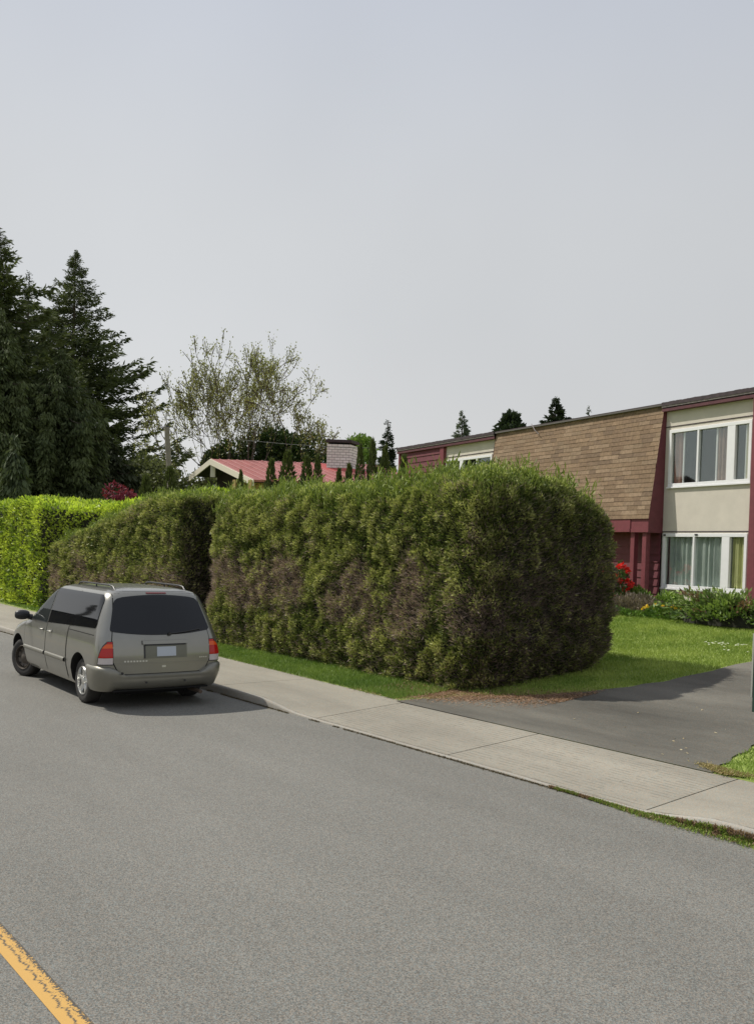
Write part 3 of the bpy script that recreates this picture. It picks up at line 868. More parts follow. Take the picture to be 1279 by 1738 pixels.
def apil(z): return 2.80 - (z - 1.05) / .60 * .86      # A pillar line
def rrw(c, rad, lo_, hi_):
    """roundness helper: shrink an end as z nears lo/hi"""
    def f(z):
        t = 0
        if z > hi_ - rad: t = max(t, rad - math.sqrt(max(rad * rad - (z - hi_ + rad) ** 2, 0)))
        if z < lo_ + rad: t = max(t, rad - math.sqrt(max(rad * rad - (lo_ + rad - z) ** 2, 0)))
        return c(z) , t
    return f
import bmesh
for sg in (1, -1):
    # doors
    fd = side_patch('front_door', 1.655, lambda z: min(2.82, apil(z) + .10) if z > 1.0 else 2.82, .305, 1.655, M['paint'], van, .007, sg, 14, 30)
    rd = side_patch('sliding_door', .60, 1.625, .305, 1.655, M['paint'], van, .007, sg, 14, 30)
    # windows: black surround then glass
    zt = 1.635
    fw = side_patch('window', 1.69, lambda z: apil(z) - .01, 1.085, zt, M['clearglass'] , fd, .012, sg, 10, 14)
    side_patch('window_surround', 1.675, lambda z: apil(z) + .02, 1.070, zt + .012, M['blackplastic'], fd, .009, sg, 10, 14)
    wr = lambda z: -.56 + (z - 1.15) * .22 + max(0, .10 - math.sqrt(max(.01 - max(z - (zt - .1), 0) ** 2, 0))) * 1.0 + max(0, .08 - math.sqrt(max(.0064 - max(1.24 - z, 0) ** 2, 0)))
    g = side_patch('rear_side_window', wr, 1.625, lambda u: 1.165 - .08 * u, zt + .012, M['carglass'], van, .012, sg, 30, 14)
    # seams
    sm = MB()
    for x, z0, z1 in ((1.64, .30, 1.66), (.59, .30, 1.10), (2.835, .33, 1.03)):
        G = []
        for j in range(25):
            z = z0 + (z1 - z0) * j / 24
            G.append([(x - .007, sg * (side_y(x, z) + .0035), z), (x + .007, sg * (side_y(x, z) + .0035), z)])
        sm.grid(G)
    build_each(sm, 'door_gap', M['seam'], van)
    # slide rail
    G = []
    for i in range(13):
        x = -.55 + 1.12 * i / 12; G.append([(x, sg * (side_y(x, 1.07) + .004), 1.055), (x, sg * (side_y(x, 1.07) + .004), 1.070)])
    MB().grid(G).build('sliding_door_rail', M['seam'], van)
    # body moulding
    mo = MB()
    for xa_, xb_ in ((.64, 1.60), (1.68, 2.80)):
        prof_ = [(.00, .545), (.022, .56), (.026, .59), (.018, .612), (.0, .618)]
        rows = []
        for i in range(9):
            x = xa_ + (xb_ - xa_) * i / 8; rows.append([(x, sg * (side_y(x, .6) + .004 + d_), z) for d_, z in prof_])
        mo.grid(rows)
    build_each(mo, 'side_moulding', M['paintdull'], van, smooth=True, sharp=60)
    # handles
    for par, hx in ((fd, 1.86), (rd, 1.42)):
        hb = MB(); y0 = side_y(hx, .95)
        hb.box(hx - .09, hx + .09, sg * (y0 + .004), sg * (y0 + .012), .915, .985)
        hb.tube([(hx - .085, sg * (y0 + .012), .955), (hx - .05, sg * (y0 + .04), .955), (hx + .05, sg * (y0 + .04), .955), (hx + .085, sg * (y0 + .012), .955)], .014, 8)
        hb.build('door_handle', M['paint'], par)
    # mirror
    mr_ = MB(); 
    pts = []
    for i in range(9):
        th = math.pi * i / 8
        ring = []
        for k in range(14):
            ph = 2 * math.pi * k / 14
            cx_ = math.sin(th) ** .55
            ring.append((2.62 + .075 * math.cos(ph) * cx_ + .03, sg * (1.07 - .125 * math.cos(th)), 1.135 + .085 * math.sin(ph) * cx_))
        pts.append(ring + [ring[0]])
    mr_.grid(pts)
    mr_.tube([(2.66, sg * .90, 1.09), (2.66, sg * 1.0, 1.11)], [.05, .045], 8)
    mo_ = mr_.build('side_mirror', M['blackplastic'], van, smooth=True, sharp=50)
    # roof rail
    rl = MB(); yy = sg * .56
    path = [(1.30, yy, 1.715), (1.20, yy, 1.765), (1.05, yy, 1.775), (-.10, yy, 1.775), (-.26, yy, 1.76), (-.34, yy, 1.705)]
    rl.tube(path, .013, 8)
    rl.tube([(.45, yy, 1.72), (.45, yy, 1.77)], .012, 6)
    rl.build('roof_rail', M['blackplastic'], van, smooth=True)
    # tail light on the corner: red housing with amber on top and clear at the foot
    tl = empty('tail_light', (0, 0, 0), 0, van)
    def tlp(name, z0, z1, mat, par, off=.012, grow=0):
        G = []
        for j in range(7):
            z = z0 + (z1 - z0) * j / 6; row = []
            xr, xf, W, ra, rb, fa, fb = interp(VT, z); yb = W - rb; x0 = xr + BOW
            w_in = .762 - grow; reach = -.765 - (z - .66) / .34 * .05 + grow
            for i in range(13):
                u = i / 12
                if u < .22:
                    y = w_in + (yb - w_in) * u / .22 if yb > w_in else yb
                    row.append((rear_x(y, z) - off, sg * y, z))
                else:
                    th = math.acos(max(0, 1 - max(reach - x0, .004) / ra)) * (u - .22) / .78
                    row.append((x0 + ra * (1 - math.cos(th)) - off * math.cos(th), sg * (yb + rb * math.sin(th) + off * math.sin(th)), z))
            G.append(row)
        mb = MB().grid(G)
        edge = G[0] + [r_[-1] for r_ in G[1:]] + G[-1][-2::-1] + [r_[0] for r_ in G[-2:0:-1]]
        k = len(mb.v); m_ = len(edge)
        inn = [(p[0] + (.025 if i > 0 else .025), p[1] - sg * .025, p[2]) for i, p in enumerate(edge)]
        mb.v += list(edge) + inn
        for i in range(m_): mb.f.append((k + i, k + (i + 1) % m_, k + m_ + (i + 1) % m_, k + m_ + i))
        o = mb.build(name, mat, par, smooth=True, sharp=40)
        bm = bmesh.new(); bm.from_mesh(o.data); bmesh.ops.recalc_face_normals(bm, faces=bm.faces[:]); bm.to_mesh(o.data); bm.free()
        return o
    tlp('housing', .655, .995, M['blackplastic'], tl, .008, .010)
    tlp('clear_lens', .668, .757, M['clear'], tl)
    tlp('red_lens', .760, .895, M['red'], tl)
    tlp('amber_lens', .897, .958, M['amber'], tl)
    tlp('red_lens', .960, .986, M['red'], tl)
    # head light
    hl = MB(); G = []
    for j in range(5):
        z = .70 + .14 * j / 4; row = []
        for i in range(9):
            y = .42 + .46 * i / 8; row.append((front_x(y, z) + .008, sg * y, z))
        G.append(row)
    hl.grid(G).build('headlight', M['clear'], van, smooth=True)

# tailgate
tg = rear_patch('tailgate', lambda v: -.66 - .10 * min(v * 6, 1) + max(0, v - .42) * .20, lambda v: .66 + .10 * min(v * 6, 1) - max(0, v - .42) * .20, .52, 1.695, M['paint'], van, .007, 28, 34)
gp = rear_patch('tailgate_gap', lambda v: -.672 - .10 * min(v * 6, 1) + max(0, v - .42) * .20, lambda v: .672 + .10 * min(v * 6, 1) - max(0, v - .42) * .20, .508, 1.70, M['seam'], van, .0035, 28, 34, False)
def wz0(u):
    a = abs(u - .5) * 2
    return 1.075 + .055 * a ** 2.2
def wya(v, s_):
    w = .785 - .135 * v
    if v > .80: w -= .12 * (1 - math.sqrt(max(1 - ((v - .80) / .20) ** 2, 0)))
    if v < .10: w -= .04 * (1 - math.sqrt(max(1 - ((.10 - v) / .10) ** 2, 0)))
    return s_ * w
rear_patch('rear_window', lambda v: wya(v, -1), lambda v: wya(v, 1), wz0, lambda u: 1.655 - .035 * (abs(u - .5) * 2) ** 2, M['carglass'], tg, .013, 30, 24)
# licence plate recess, plate, handle trim
def rbox(name, ya, yb, z0, z1, mat, par, off, dz=0):
    return rear_patch(name, ya, yb, z0, z1, mat, par, off, 8, 4)
M['recess'] = plain('recess_paint', (.17, .17, .14), .45, metal=.4)
rbox('plate_recess', -.37, .31, .735, .945, M['recess'], tg, .009)
fr = MB()
def rstrip(mb, ya, yb, z0, z1, d0, d1, n=8):
    rows = []
    for i in range(n + 1):
        y = ya + (yb - ya) * i / n
        rows.append([(rear_x(y, z0) - d0, y, z0), (rear_x(y, z0) - d1, y, z0 + .002), (rear_x(y, z1) - d1, y, z1 - .002), (rear_x(y, z1) - d0, y, z1)])
    mb.grid(rows)
rstrip(fr, -.39, .33, .945, 1.0, .005, .035)
rstrip(fr, -.74, .74, .66, .675, .006, .013)
fr.build('handle_trim', M['paint'], tg, smooth=True, sharp=40)
sh = MB(); rstrip(sh, -.35, .29, .925, .944, .010, .022); rstrip(sh, .285, .31, .74, .93, .008, .016, 2); sh.build('recess_shade_lip', M['blackplastic'], tg)
rbox('licence_plate', -.19, .11, .765, .905, M['plate'], tg, .016)
bdg = MB()
for i in range(8):
    y = .60 - i * .045; rstrip(bdg, y - .03, y, .69, .715, .006, .011, 1)
for i in range(4):
    y = -.58 - i * .035; rstrip(bdg, y - .024, y, .715, .735, .006, .010, 1)
build_each(bdg, 'chrome_lettering', M['alloy'], tg)
wp = MB(); wp.tube([(rear_x(-.02, 1.10) - .03, -.10, 1.09), (rear_x(-.2, 1.12) - .035, -.35, 1.115), (rear_x(-.6, 1.15) - .03, -.62, 1.15)], .008, 6)
wp.tube([(rear_x(0, 1.09) - .01, -.10, 1.085), (rear_x(0, 1.09) - .04, -.10, 1.085)], .025, 8)
wp.build('rear_wiper', M['blackplastic'], tg)
bl = MB(); rstrip(bl, -.16, .16, 1.672, 1.690, .006, .014, 6); bl.build('brake_light', plain('dark_red_lens', (.12, .01, .01), .2), tg)
emb = MB(); rstrip(emb, -.03, .03, .60, .63, .006, .012, 2); emb.build('oval_emblem', M['alloy'], tg, smooth=True)

# rear bumper wrapping the corners
bp = [(.006, .262), (.030, .275), (.075, .30), (.095, .36), (.100, .44), (.092, .47), (.094, .50), (.085, .585), (.07, .612), (.0, .635)]
rows = []
xs_ = []
for i in range(41):
    u = i / 40 * 2 - 1
    row = []
    a_ = abs(u); kk = min(max((a_ - .40) / .14, 0), 1); kk = kk * kk * (3 - 2 * kk); ztop = .512 + .123 * kk
    for d_, z in bp:
        if z > .44: z = .44 + (z - .44) / .195 * (ztop - .44)
        xr, xf, W, ra, rb, fa, fb = interp(VT, max(z, .32)); yb = W - rb; x0 = xr + BOW
        a = abs(u); s_ = 1 if u > 0 else -1
        if a < .55:
            y = yb * a / .55; row.append((rear_x(y, z) - d_, s_ * y, z))
        elif a < .85:
            th = math.pi / 2 * (a - .55) / .30
            row.append((x0 + ra * (1 - math.cos(th)) - d_ * math.cos(th), s_ * (yb + rb * math.sin(th) + .35 * d_ * math.sin(th)), z))
        else:
            x = x0 + ra + (-.415 + max(0, .36 - z) * .0 - x0 - ra) * (a - .85) / .15
            if z > .36: x = min(x, -.41 + 0.0)
            row.append((x, s_ * (W + .35 * d_ + .004), z))
    rows.append(row)
bmp = MB().grid(rows).build('rear_bumper', M['paintdull'], van, smooth=True, sharp=50)
bm = bmesh.new(); bm.from_mesh(bmp.data); bmesh.ops.recalc_face_normals(bm, faces=bm.faces[:])
f_ = min(bm.faces, key=lambda f: f.calc_center_median().x)
if f_.normal.x > 0: bmesh.ops.reverse_faces(bm, faces=bm.faces[:])
bm.to_mesh(bmp.data); bm.free()
MB().box(-.86, -.5, -.74, .74, .262, .285).build('bumper_underside', M['under'], van)
hb = MB()
for y in (.30, -.30): hb.tube([(-1.003, y, .40), (-.99, y, .40)], .016, 8)
hb.tube([(-.985, .66, .545), (-.97, .66, .545)], .02, 8)
build_each(hb, 'bumper_plug', M['blackplastic'], van)
ex = MB(); ex.tube([(-.5, -.55, .22), (-1.0, -.56, .215)], .03, 10); ex.build('exhaust_pipe', plain('rusty_pipe', (.12, .09, .07), .6, metal=.6), van)
MB().box(-.55, -.25, -.5, .45, .17, .30).build('rear_axle', M['under'], van)
MB().box(-.04, .04, -.75, .75, .28, .36).build('axle_beam', M['under'], van)

# windscreen, grille, front bumper
ws = MB(); G = []
for j in range(9):
    z = 1.08 + .57 * j / 8; row = []
    for i in range(13):
        y = -.74 + .16 * (z - 1.08) / .57 + (1.48 - .32 * (z - 1.08) / .57) * i / 12; row.append((front_x(y, z) + .008, y, z))
    G.append(row)
ws.grid(G).build('windscreen', M['carglass'], van, smooth=True)
gr_ = MB(); G = []
for j in range(4):
    z = .66 + .12 * j / 3; G.append([(front_x(y, z) + .01, y, z) for y in np.linspace(-.36, .36, 7)])
gr_.grid(G).build('grille', M['blackplastic'], van)

# wheels
def wheel(x, y, sg, steel, rot):
    w = empty('wheel', (x, sg * y, .335), rot, van)
    tyre = MB(); prof = [(.215, -.10), (.27, -.112), (.315, -.105), (.332, -.085), (.335, -.03), (.335, .03), (.332, .085), (.315, .105), (.27, .112), (.215, .10)]
    n = 48; rows = []
    for k in range(n + 1):
        th = 2 * math.pi * k / n; rows.append([(r_ * math.cos(th), sg * d_, r_ * math.sin(th)) for r_, d_ in prof])
    tyre.grid(rows); tyre.build('tyre', M['rubber'], w, smooth=True, sharp=60)
    rm = MB(); mat = M['steelwheel'] if steel else M['alloy']
    prof = [(.215, .10), (.208, .112), (.198, .108), (.192, .06), (.188, -.05)]
    rows = [[(r_ * math.cos(2 * math.pi * k / n), sg * d_, r_ * math.sin(2 * math.pi * k / n)) for r_, d_ in prof] for k in range(n + 1)]
    rm.grid(rows)
    if steel:
        prof = [(.19, .05), (.16, .075), (.12, .055), (.07, .085), (.04, .095), (.0, .097)]
        rows = [[(r_ * math.cos(2 * math.pi * k / n), sg * d_, r_ * math.sin(2 * math.pi * k / n)) for r_, d_ in prof] for k in range(n + 1)]
        rm.grid(rows)
    else:
        for k in range(5):
            th = 2 * math.pi * (k + .25) / 5; ct, st = math.cos(th), math.sin(th)
            def pt(r_, t_, d_): return (r_ * ct - t_ * st, sg * d_, r_ * st + t_ * ct)
            v_ = []
            for r_, hw, d_ in ((.03, .035, .085), (.10, .030, .092), (.197, .042, .100)):
                v_ += [pt(r_, -hw, d_ - .03), pt(r_, -hw * .7, d_), pt(r_, hw * .7, d_), pt(r_, hw, d_ - .03)]
            f_ = []
            for i in range(2):
                for j in range(3): a0 = i * 4 + j; f_.append((a0, a0 + 1, a0 + 5, a0 + 4))
            rm.add(v_, f_)
        prof = [(.06, .06), (.055, .1), (.03, .108), (.0, .108)]
        rows = [[(r_ * math.cos(2 * math.pi * k / 24), sg * d_, r_ * math.sin(2 * math.pi * k / 24)) for r_, d_ in prof] for k in range(25)]
        rm.grid(rows)
    o = rm.build('rim', mat, w, smooth=True, sharp=35)
    dk = MB(); rows = [[(r_ * math.cos(2 * math.pi * k / 24), sg * d_, r_ * math.sin(2 * math.pi * k / 24)) for r_, d_ in ((.19, .02), (.0, .02))] for k in range(25)]
    dk.grid(rows).build('brake_disc', M['under'], w)
    if steel:
        hd = MB()
        for k in range(8):
            th = 2 * math.pi * k / 8
            c_ = [(.145 * math.cos(th) + .017 * math.cos(a_), sg * .082, .145 * math.sin(th) + .017 * math.sin(a_)) for a_ in np.linspace(0, 2 * math.pi, 9)[:-1]]
            hd.add(c_, [tuple(range(8))])
        build_each(hd, 'rim_vent', M['under'], w)
    return w
wheel(0, .80, 1, False, 0); wheel(0, .80, -1, False, 0)
w_ = wheel(FX, .80, 1, True, R(20)); tag(w_, 'dusty front wheel turned outwards'); wheel(FX, .80, -1, True, R(20))
# cabin seen through the front window
MB().box(1.5, 2.4, -.7, .7, .9, 1.12).build('cabin_floor', M['interior'], van)
st = MB()
for y in (.38, -.38): st.box(1.62, 1.80, y - .23, y + .23, .8, 1.32); st.box(1.64, 1.76, y - .12, y + .12, 1.34, 1.52)
for s__ in build_each(st, 'seat', plain('grey_seat', (.16, .15, .13), .9), van): bevel(s__, .04, 3)

# ------------------------------------------------------------------ town house behind the lawn
BN = Vector((0.18581582, 0.98258459, 0)); BU = Vector((0.98258459, -0.18581582, 0)); BD = 17.8658
def hp(s, d, z): return BN * (BD - d) + BU * s + Vector((0, 0, z))
SREF, ZREF = -18.5, 1.0
house = empty('townhouse', BN * BD + BU * SREF + Vector((0, 0, ZREF)), math.atan2(BU.y, BU.x))
tag(house, 'maroon two-storey townhouse with a brown shingled mansard and white windows', 'townhouse')
class HB(MB):
    def hb(s, s0, s1, d0, d1, z0, z1, col=None):      # d grows towards the street
        return s.box(s0 - SREF, s1 - SREF, -d1, -d0, z0 - ZREF, z1 - ZREF, col)
M['siding'] = plain('maroon_siding', (.14, .034, .044), .62, noise=.16, nscale=5, bump=.15, bscale=40)
M['trimred'] = plain('maroon_trim', (.185, .045, .055), .55, noise=.12, nscale=8)
M['stucco'] = plain('beige_stucco', (.60, .555, .475), .9, noise=.07, nscale=2.2, bump=.35, bscale=90, ndet=8)
M['white'] = plain('white_vinyl', (.80, .80, .80), .35, noise=.03)
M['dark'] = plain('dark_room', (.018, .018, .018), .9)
M['fascia'] = plain('dark_maroon_fascia', (.10, .030, .038), .7, noise=.3, nscale=9)
M['roofcap'] = plain('dark_roof_edge', (.05, .035, .04), .8, noise=.4, nscale=7)
M['peeled'] = plain('peeling_grey_edge', (.30, .26, .26), .8, noise=.5, nscale=9)
M['winglass'] = mk_glass('window_glass', (.02, .025, .025), .16)
M['winglass'].node_tree.nodes['Transparent BSDF'].inputs[0].default_value = (.93, .94, .93, 1)
_n = M['winglass'].node_tree.nodes; _l = M['winglass'].node_tree.links
_g = _n.new('ShaderNodeBsdfGlossy'); _g.inputs['Roughness'].default_value = .02; _g.inputs['Color'].default_value = (.86, .95, .93, 1)
_f = _n.new('ShaderNodeFresnel'); _f.inputs[0].default_value = 1.95
_m = [x for x in _n if x.type == 'MIX_SHADER'][0]
_m.inputs[0].default_value = .13; _n.remove(_f); _l.new(_g.outputs[0], _m.inputs[2])
M['shingle'] = attrmat('shingles', .95, .25, 120, .18)

# stucco and siding walls with openings left for the windows
def wallpanel(name, s0, s1, z0, z1, holes, d, mat, th=.12):
    ss = sorted({s0, s1, *[h[0] for h in holes], *[h[1] for h in holes]}); zz = sorted({z0, z1, *[h[2] for h in holes], *[h[3] for h in holes]})
    mb = HB()
    for a, b in zip(ss[:-1], ss[1:]):
        for c, e in zip(zz[:-1], zz[1:]):
            if any(h[0] <= a and b <= h[1] and h[2] <= c and e <= h[3] for h in holes): continue
            # front face plus reveals only
            n_ = len(mb.v)
            X0, X1, Z0, Z1, Y = a - SREF, b - SREF, c - ZREF, e - ZREF, -d
            mb.v += [(X0, Y, Z0), (X1, Y, Z0), (X1, Y, Z1), (X0, Y, Z1)]; mb.f.append((n_, n_ + 1, n_ + 2, n_ + 3))
    for h in holes:
        X0, X1, Z0, Z1, Y, Y2 = h[0] - SREF, h[1] - SREF, h[2] - ZREF, h[3] - ZREF, -d, -d + th
        n_ = len(mb.v)
        mb.v += [(X0, Y, Z0), (X1, Y, Z0), (X1, Y, Z1), (X0, Y, Z1), (X0, Y2, Z0), (X1, Y2, Z0), (X1, Y2, Z1), (X0, Y2, Z1)]
        for k in range(4): mb.f.append((n_ + k, n_ + 4 + k, n_ + 4 + (k + 1) % 4, n_ + (k + 1) % 4))
    return mb.build(name, mat, house)
def siding(name, s0, s1, z0, z1, d=0.0, step=.205, parent=None, mat=None):
    rows = []; z = z0
    mb = HB()
    while z < z1 - 1e-3:
        zt = min(z + step, z1)
        for (za, da), (zb_, db) in (((z, .0), (z, .030)), ((z, .030), (zt, .006))):
            n_ = len(mb.v)
            mb.v += [(s0 - SREF, -d - da, za - ZREF), (s1 - SREF, -d - da, za - ZREF), (s1 - SREF, -d - db, zb_ - ZREF), (s0 - SREF, -d - db, zb_ - ZREF)]
            mb.f.append((n_, n_ + 1, n_ + 2, n_ + 3))
        z = zt
    return mb.build(name, mat or M['siding'], parent or house)

ZB, ZT = .9, 6.24
RW = (-18.52, -15.72); LW = (-29.46, -26.2)
siding('siding', -32.84, -29.72, ZB, ZT, 0.0)
siding('siding', -26.3, -18.54, ZB, 3.5, -.02)          # ground floor under the mansard
siding('siding', -15.38, -6.0, ZB, ZT, .03)
wallpanel('stucco_wall', -18.56, -15.62, ZB, ZT, [(-18.38, -15.80, 4.32, 5.74), (-18.46, -15.78, 1.72, 3.07)], -.06, M['stucco'])
wallpanel('stucco_wall', -29.50, -26.15, ZB, ZT, [(-29.44, -26.5, 4.32, 5.74)], -.06, M['stucco'])
# thin joint lines in the stucco
jl = HB()
for a, b in ((-18.56, -15.74),): jl.hb(a, b, -.063, -.048, 5.835, 5.86)
jl.build('stucco_joint', M['roofcap'], house)
jl = HB(); jl.hb(-29.5, -26.3, -.063, -.048, 5.835, 5.86); jl.build('stucco_joint', M['roofcap'], house)
jl = HB(); jl.hb(-18.56, -15.74, -.062, -.050, 3.125, 3.15); jl.build('stucco_joint', M['roofcap'], house)
# posts / corner boards
for a, b, d0, d1, z0, z1 in ((-15.64, -15.36, -.1, .10, ZB, 6.24), (-29.74, -29.48, -.1, .06, ZB, 6.24), (-32.90, -32.80, -.1, .05, ZB, 6.24),
                              (-19.30, -19.15, .20, .34, ZB, 3.13), (-18.86, -18.71, .20, .34, ZB, 3.13), (-24.0, -23.85, .2, .34, ZB, 3.13)):
    o = HB().hb(a, b, d0, d1, z0, z1).build('post', M['trimred'], house); bevel(o, .008)
# body of the building behind (keeps light out), end wall and roof
bd_ = HB(); bd_.hb(-32.82, -6.0, -8.5, -1.2, ZB, 6.15); bd_.build('rear_block', M['siding'], house)
HB().hb(-32.95, -5.9, -8.6, .10, 6.40, 6.44).build('flat_roof', plain('roof_gravel', (.12, .11, .1), .95), house)
siding('siding', 0, 1, 0, .01)  # placeholder removed below
bpy.data.objects.remove(COL.objects[-1])
ew = MB(); ew.add([(-32.84 - SREF, 0, ZB - ZREF), (-32.84 - SREF, 1.3, ZB - ZREF), (-32.84 - SREF, 1.3, 6.2 - ZREF), (-32.84 - SREF, 0, 6.2 - ZREF)], [(0, 1, 2, 3)]); ew.build('end_wall', M['siding'], house)
# fascia: three weathered bands
def wavy_strip(name, s0, s1, d, z0, z1, mat, amp, seed, dth=.02):
    n_ = max(8, int((s1 - s0) / .06)); rows = []
    for i in range(n_ + 1):
        s_ = s0 + (s1 - s0) * i / n_
        w = amp * (math.sin(s_ * 9.1 + seed) * .4 + math.sin(s_ * 23.7 + seed * 2) * .35 + math.sin(s_ * 51 + seed) * .25)
        rows.append([(s_ - SREF, -d + dth, z0 - ZREF), (s_ - SREF, -d, z0 - ZREF), (s_ - SREF, -d, z1 + w - ZREF), (s_ - SREF, -d + dth, z1 + w - ZREF)])
    return MB().grid(rows).build(name, mat, house)
for s0, s1 in ((-32.95, -26.2), (-18.56, -5.9)):
    wavy_strip('fascia_board', s0, s1, .10, 6.24, 6.31, M['fascia'], .003, 1, .16)
    wavy_strip('fascia_shadow_gap', s0, s1, .085, 6.32, 6.35, M['roofcap'], .002, 1, .14)
    wavy_strip('peeling_edge_strip', s0, s1, .115, 6.345, 6.385, M['peeled'], .014, 2, .10)
    wavy_strip('roof_edge', s0, s1, .13, 6.38, 6.475, M['roofcap'], .008, 3, .30)
# drips below the fascia
# mansard
MZ0, MZ1 = 3.46, 6.44
def mo_(z): return .0 + (MZ1 - z) / (MZ1 - MZ0) * .41
mb = HB(); rows = 25; hgt = (MZ1 - MZ0) / rows
pal = [(.225, .155, .098), (.25, .172, .11), (.205, .14, .09), (.268, .19, .126), (.238, .17, .112), (.19, .132, .088)]
for r_ in range(rows):
    z0 = MZ0 + r_ * hgt; s_ = -26.205 - random.random() * .25
    while s_ < -18.565:
        w = random.choice((.28, .34, .40, .48, .58)); a, b = max(s_, -26.205), min(s_ + w - .004, -18.565)
        if b - a > .02:
            dd = .001 + random.random() * .003; jz = random.uniform(-.006, .006)
            c = np.array(random.choice(pal)) * random.uniform(.92, 1.08)
            p = [(a - SREF, -(mo_(z0) + .012 + dd), z0 - ZREF + jz), (b - SREF, -(mo_(z0) + .012 + dd), z0 - ZREF + jz), (b - SREF, -(mo_(z0 + hgt) + .006), z0 + hgt - ZREF), (a - SREF, -(mo_(z0 + hgt) + .006), z0 + hgt - ZREF),
                 (a - SREF, -(mo_(z0)), z0 - ZREF + jz), (b - SREF, -(mo_(z0)), z0 - ZREF + jz)]
            mb.add(p, [(0, 1, 2, 3), (4, 5, 1, 0), (5, 2, 1), (4, 0, 3)], tuple(c))
        s_ += w
mans = mb.build('mansard_roof', M['shingle'], house)
core = MB()
def X(s_): return s_ - SREF
for s_ in (-26.2, -18.56):   # cheeks
    e_ = .012 if s_ > -20 else -.012
    core.add([(X(s_) + e_, .06, MZ0 - .36 - ZREF), (X(s_) + e_, -mo_(MZ0) - .03, MZ0 - .36 - ZREF), (X(s_) + e_, -mo_(MZ0) - .03, MZ0 - ZREF), (X(s_) + e_, -mo_(MZ1) - .02, MZ1 - ZREF), (X(s_) + e_, .06, MZ1 - ZREF)], [(0, 1, 2, 3, 4)])
build_each(core, 'mansard_cheek', M['siding'], house)
b2 = MB(); b2.add([(X(-26.2), -mo_(MZ0), MZ0 - ZREF), (X(-18.56), -mo_(MZ0), MZ0 - ZREF), (X(-18.56), -mo_(MZ1), MZ1 - ZREF), (X(-26.2), -mo_(MZ1), MZ1 - ZREF)], [(0, 1, 2, 3)]); b2.build('mansard_deck', M['roofcap'], house)
for a, b, dz in ((-26.2, -19.26, 0.0), (-19.25, -18.55, -.02)):
    HB().hb(a, b, .25, .405 + dz, 3.12 + dz * .5, 3.455).build('band_board', M['trimred'], house)
    HB().hb(a, b, .405 + dz, .42 + dz, 3.12 + dz * .5, 3.20).build('band_lip', M['trimred'], house)
HB().hb(-26.2, -18.56, -.02, .26, 3.30, 3.36).build('soffit', M['siding'], house)
HB().hb(-26.22, -18.55, -.1, .09, 6.435, 6.465).build('ridge_cap', M['roofcap'], house)
# aerial wires: small cable stub on the left roof section
cb = MB(); cb.tube([(X(-24.1), -.16, 6.5 - ZREF), (X(-23.9), -.17, 6.28 - ZREF), (X(-23.75), -.13, 6.15 - ZREF)], .012, 5); cb.build('roof_cable', M['peeled'], house)

# windows
def curtain(parent, s0, s1, z0, z1, d, col, waves, seed, name='curtain', amp=.025):
    n_ = 60; rows = []
    for i in range(n_ + 1):
        s_ = s0 + (s1 - s0) * i / n_
        y = -d - .09 + amp * math.sin(s_ * waves + seed) + amp * .5 * math.sin(s_ * waves * 2.3 + seed * 3)
        rows.append([(s_ - SREF, y, z0 - ZREF), (s_ - SREF, y, z1 - ZREF)])
    return MB().grid(rows).build(name, plain(name + '_cloth', col, .9, noise=.12, nscale=4), parent, smooth=True)
def window(s0, s1, z0, z1, divs, d=-.06, label=None, fw=.085, mull=.035):
    w = empty('window', (0, 0, 0), 0, house)
    if label: w['label'] = label
    edges = [s0] + [x for dd in divs for x in dd[:2]] + [s1]
    fr = HB(); fo, fi = d + .035, d - .05
    fr.hb(s0, s1, fi, fo, z1 - fw, z1); fr.hb(s0, s1, fi, fo, z0, z0 + fw); fr.hb(s0, s0 + fw, fi, fo, z0 + fw, z1 - fw); fr.hb(s1 - fw, s1, fi, fo, z0 + fw, z1 - fw)
    for (c, wd) in divs: fr.hb(c - wd / 2, c + wd / 2, fi, fo - .003, z0 + fw, z1 - fw)
    o = fr.build('frame', M['white'], w); bevel(o, .006)
    cuts = [s0 + fw] + sum([[c - wd / 2, c + wd / 2] for c, wd in divs], []) + [s1 - fw]
    for k in range(0, len(cuts), 2):
        a, b = cuts[k], cuts[k + 1]
        # rubber line and pane
        HB().hb(a, b, d - .035, d - .028, z0 + fw, z1 - fw).build('pane', M['winglass'], w)
    sl = HB().hb(s0 - .02, s1 + .02, d + .0, d + .06, z0 - .035, z0 - .002); sl.build('sill', M['white'], w)
    bx = MB()   # room behind
    A, B_, Z0, Z1 = s0 - SREF - .3, s1 - SREF + .3, z0 - ZREF - .3, z1 - ZREF + .3
    y1 = -d + .9; y0 = -d + .10
    bx.add([(A, y1, Z0), (B_, y1, Z0), (B_, y1, Z1), (A, y1, Z1), (A, y0, Z0), (B_, y0, Z0), (B_, y0, Z1), (A, y0, Z1)], [(0, 1, 2, 3), (0, 4, 5, 1), (3, 2, 6, 7), (0, 3, 7, 4), (1, 5, 6, 2)])
    bx.build('room', plain('room_wall', (.09, .085, .075), .9), w)
    return w
wu = window(-18.40, -15.76, 4.29, 5.76, [(-17.42, .06), (-16.37, .24)], label='upstairs window with brown curtains')
mlt = HB(); mlt.hb(-17.98, -17.94, -.14, -.11, 4.38, 5.67); mlt.hb(-16.90, -16.86, -.14, -.11, 4.38, 5.67); mlt.hb(-16.0, -15.98, -.14, -.11, 4.38, 5.67)
build_each(mlt, 'sash_bar', M['white'], wu)
curtain(wu, -18.33, -18.02, 4.32, 5.72, -.24, (.42, .24, .18), 48, 1)
curtain(wu, -16.86, -16.55, 4.32, 5.72, -.24, (.38, .25, .19), 48, 2)
curtain(wu, -16.02, -15.82, 4.32, 5.72, -.24, (.65, .6, .42), 40, 3)
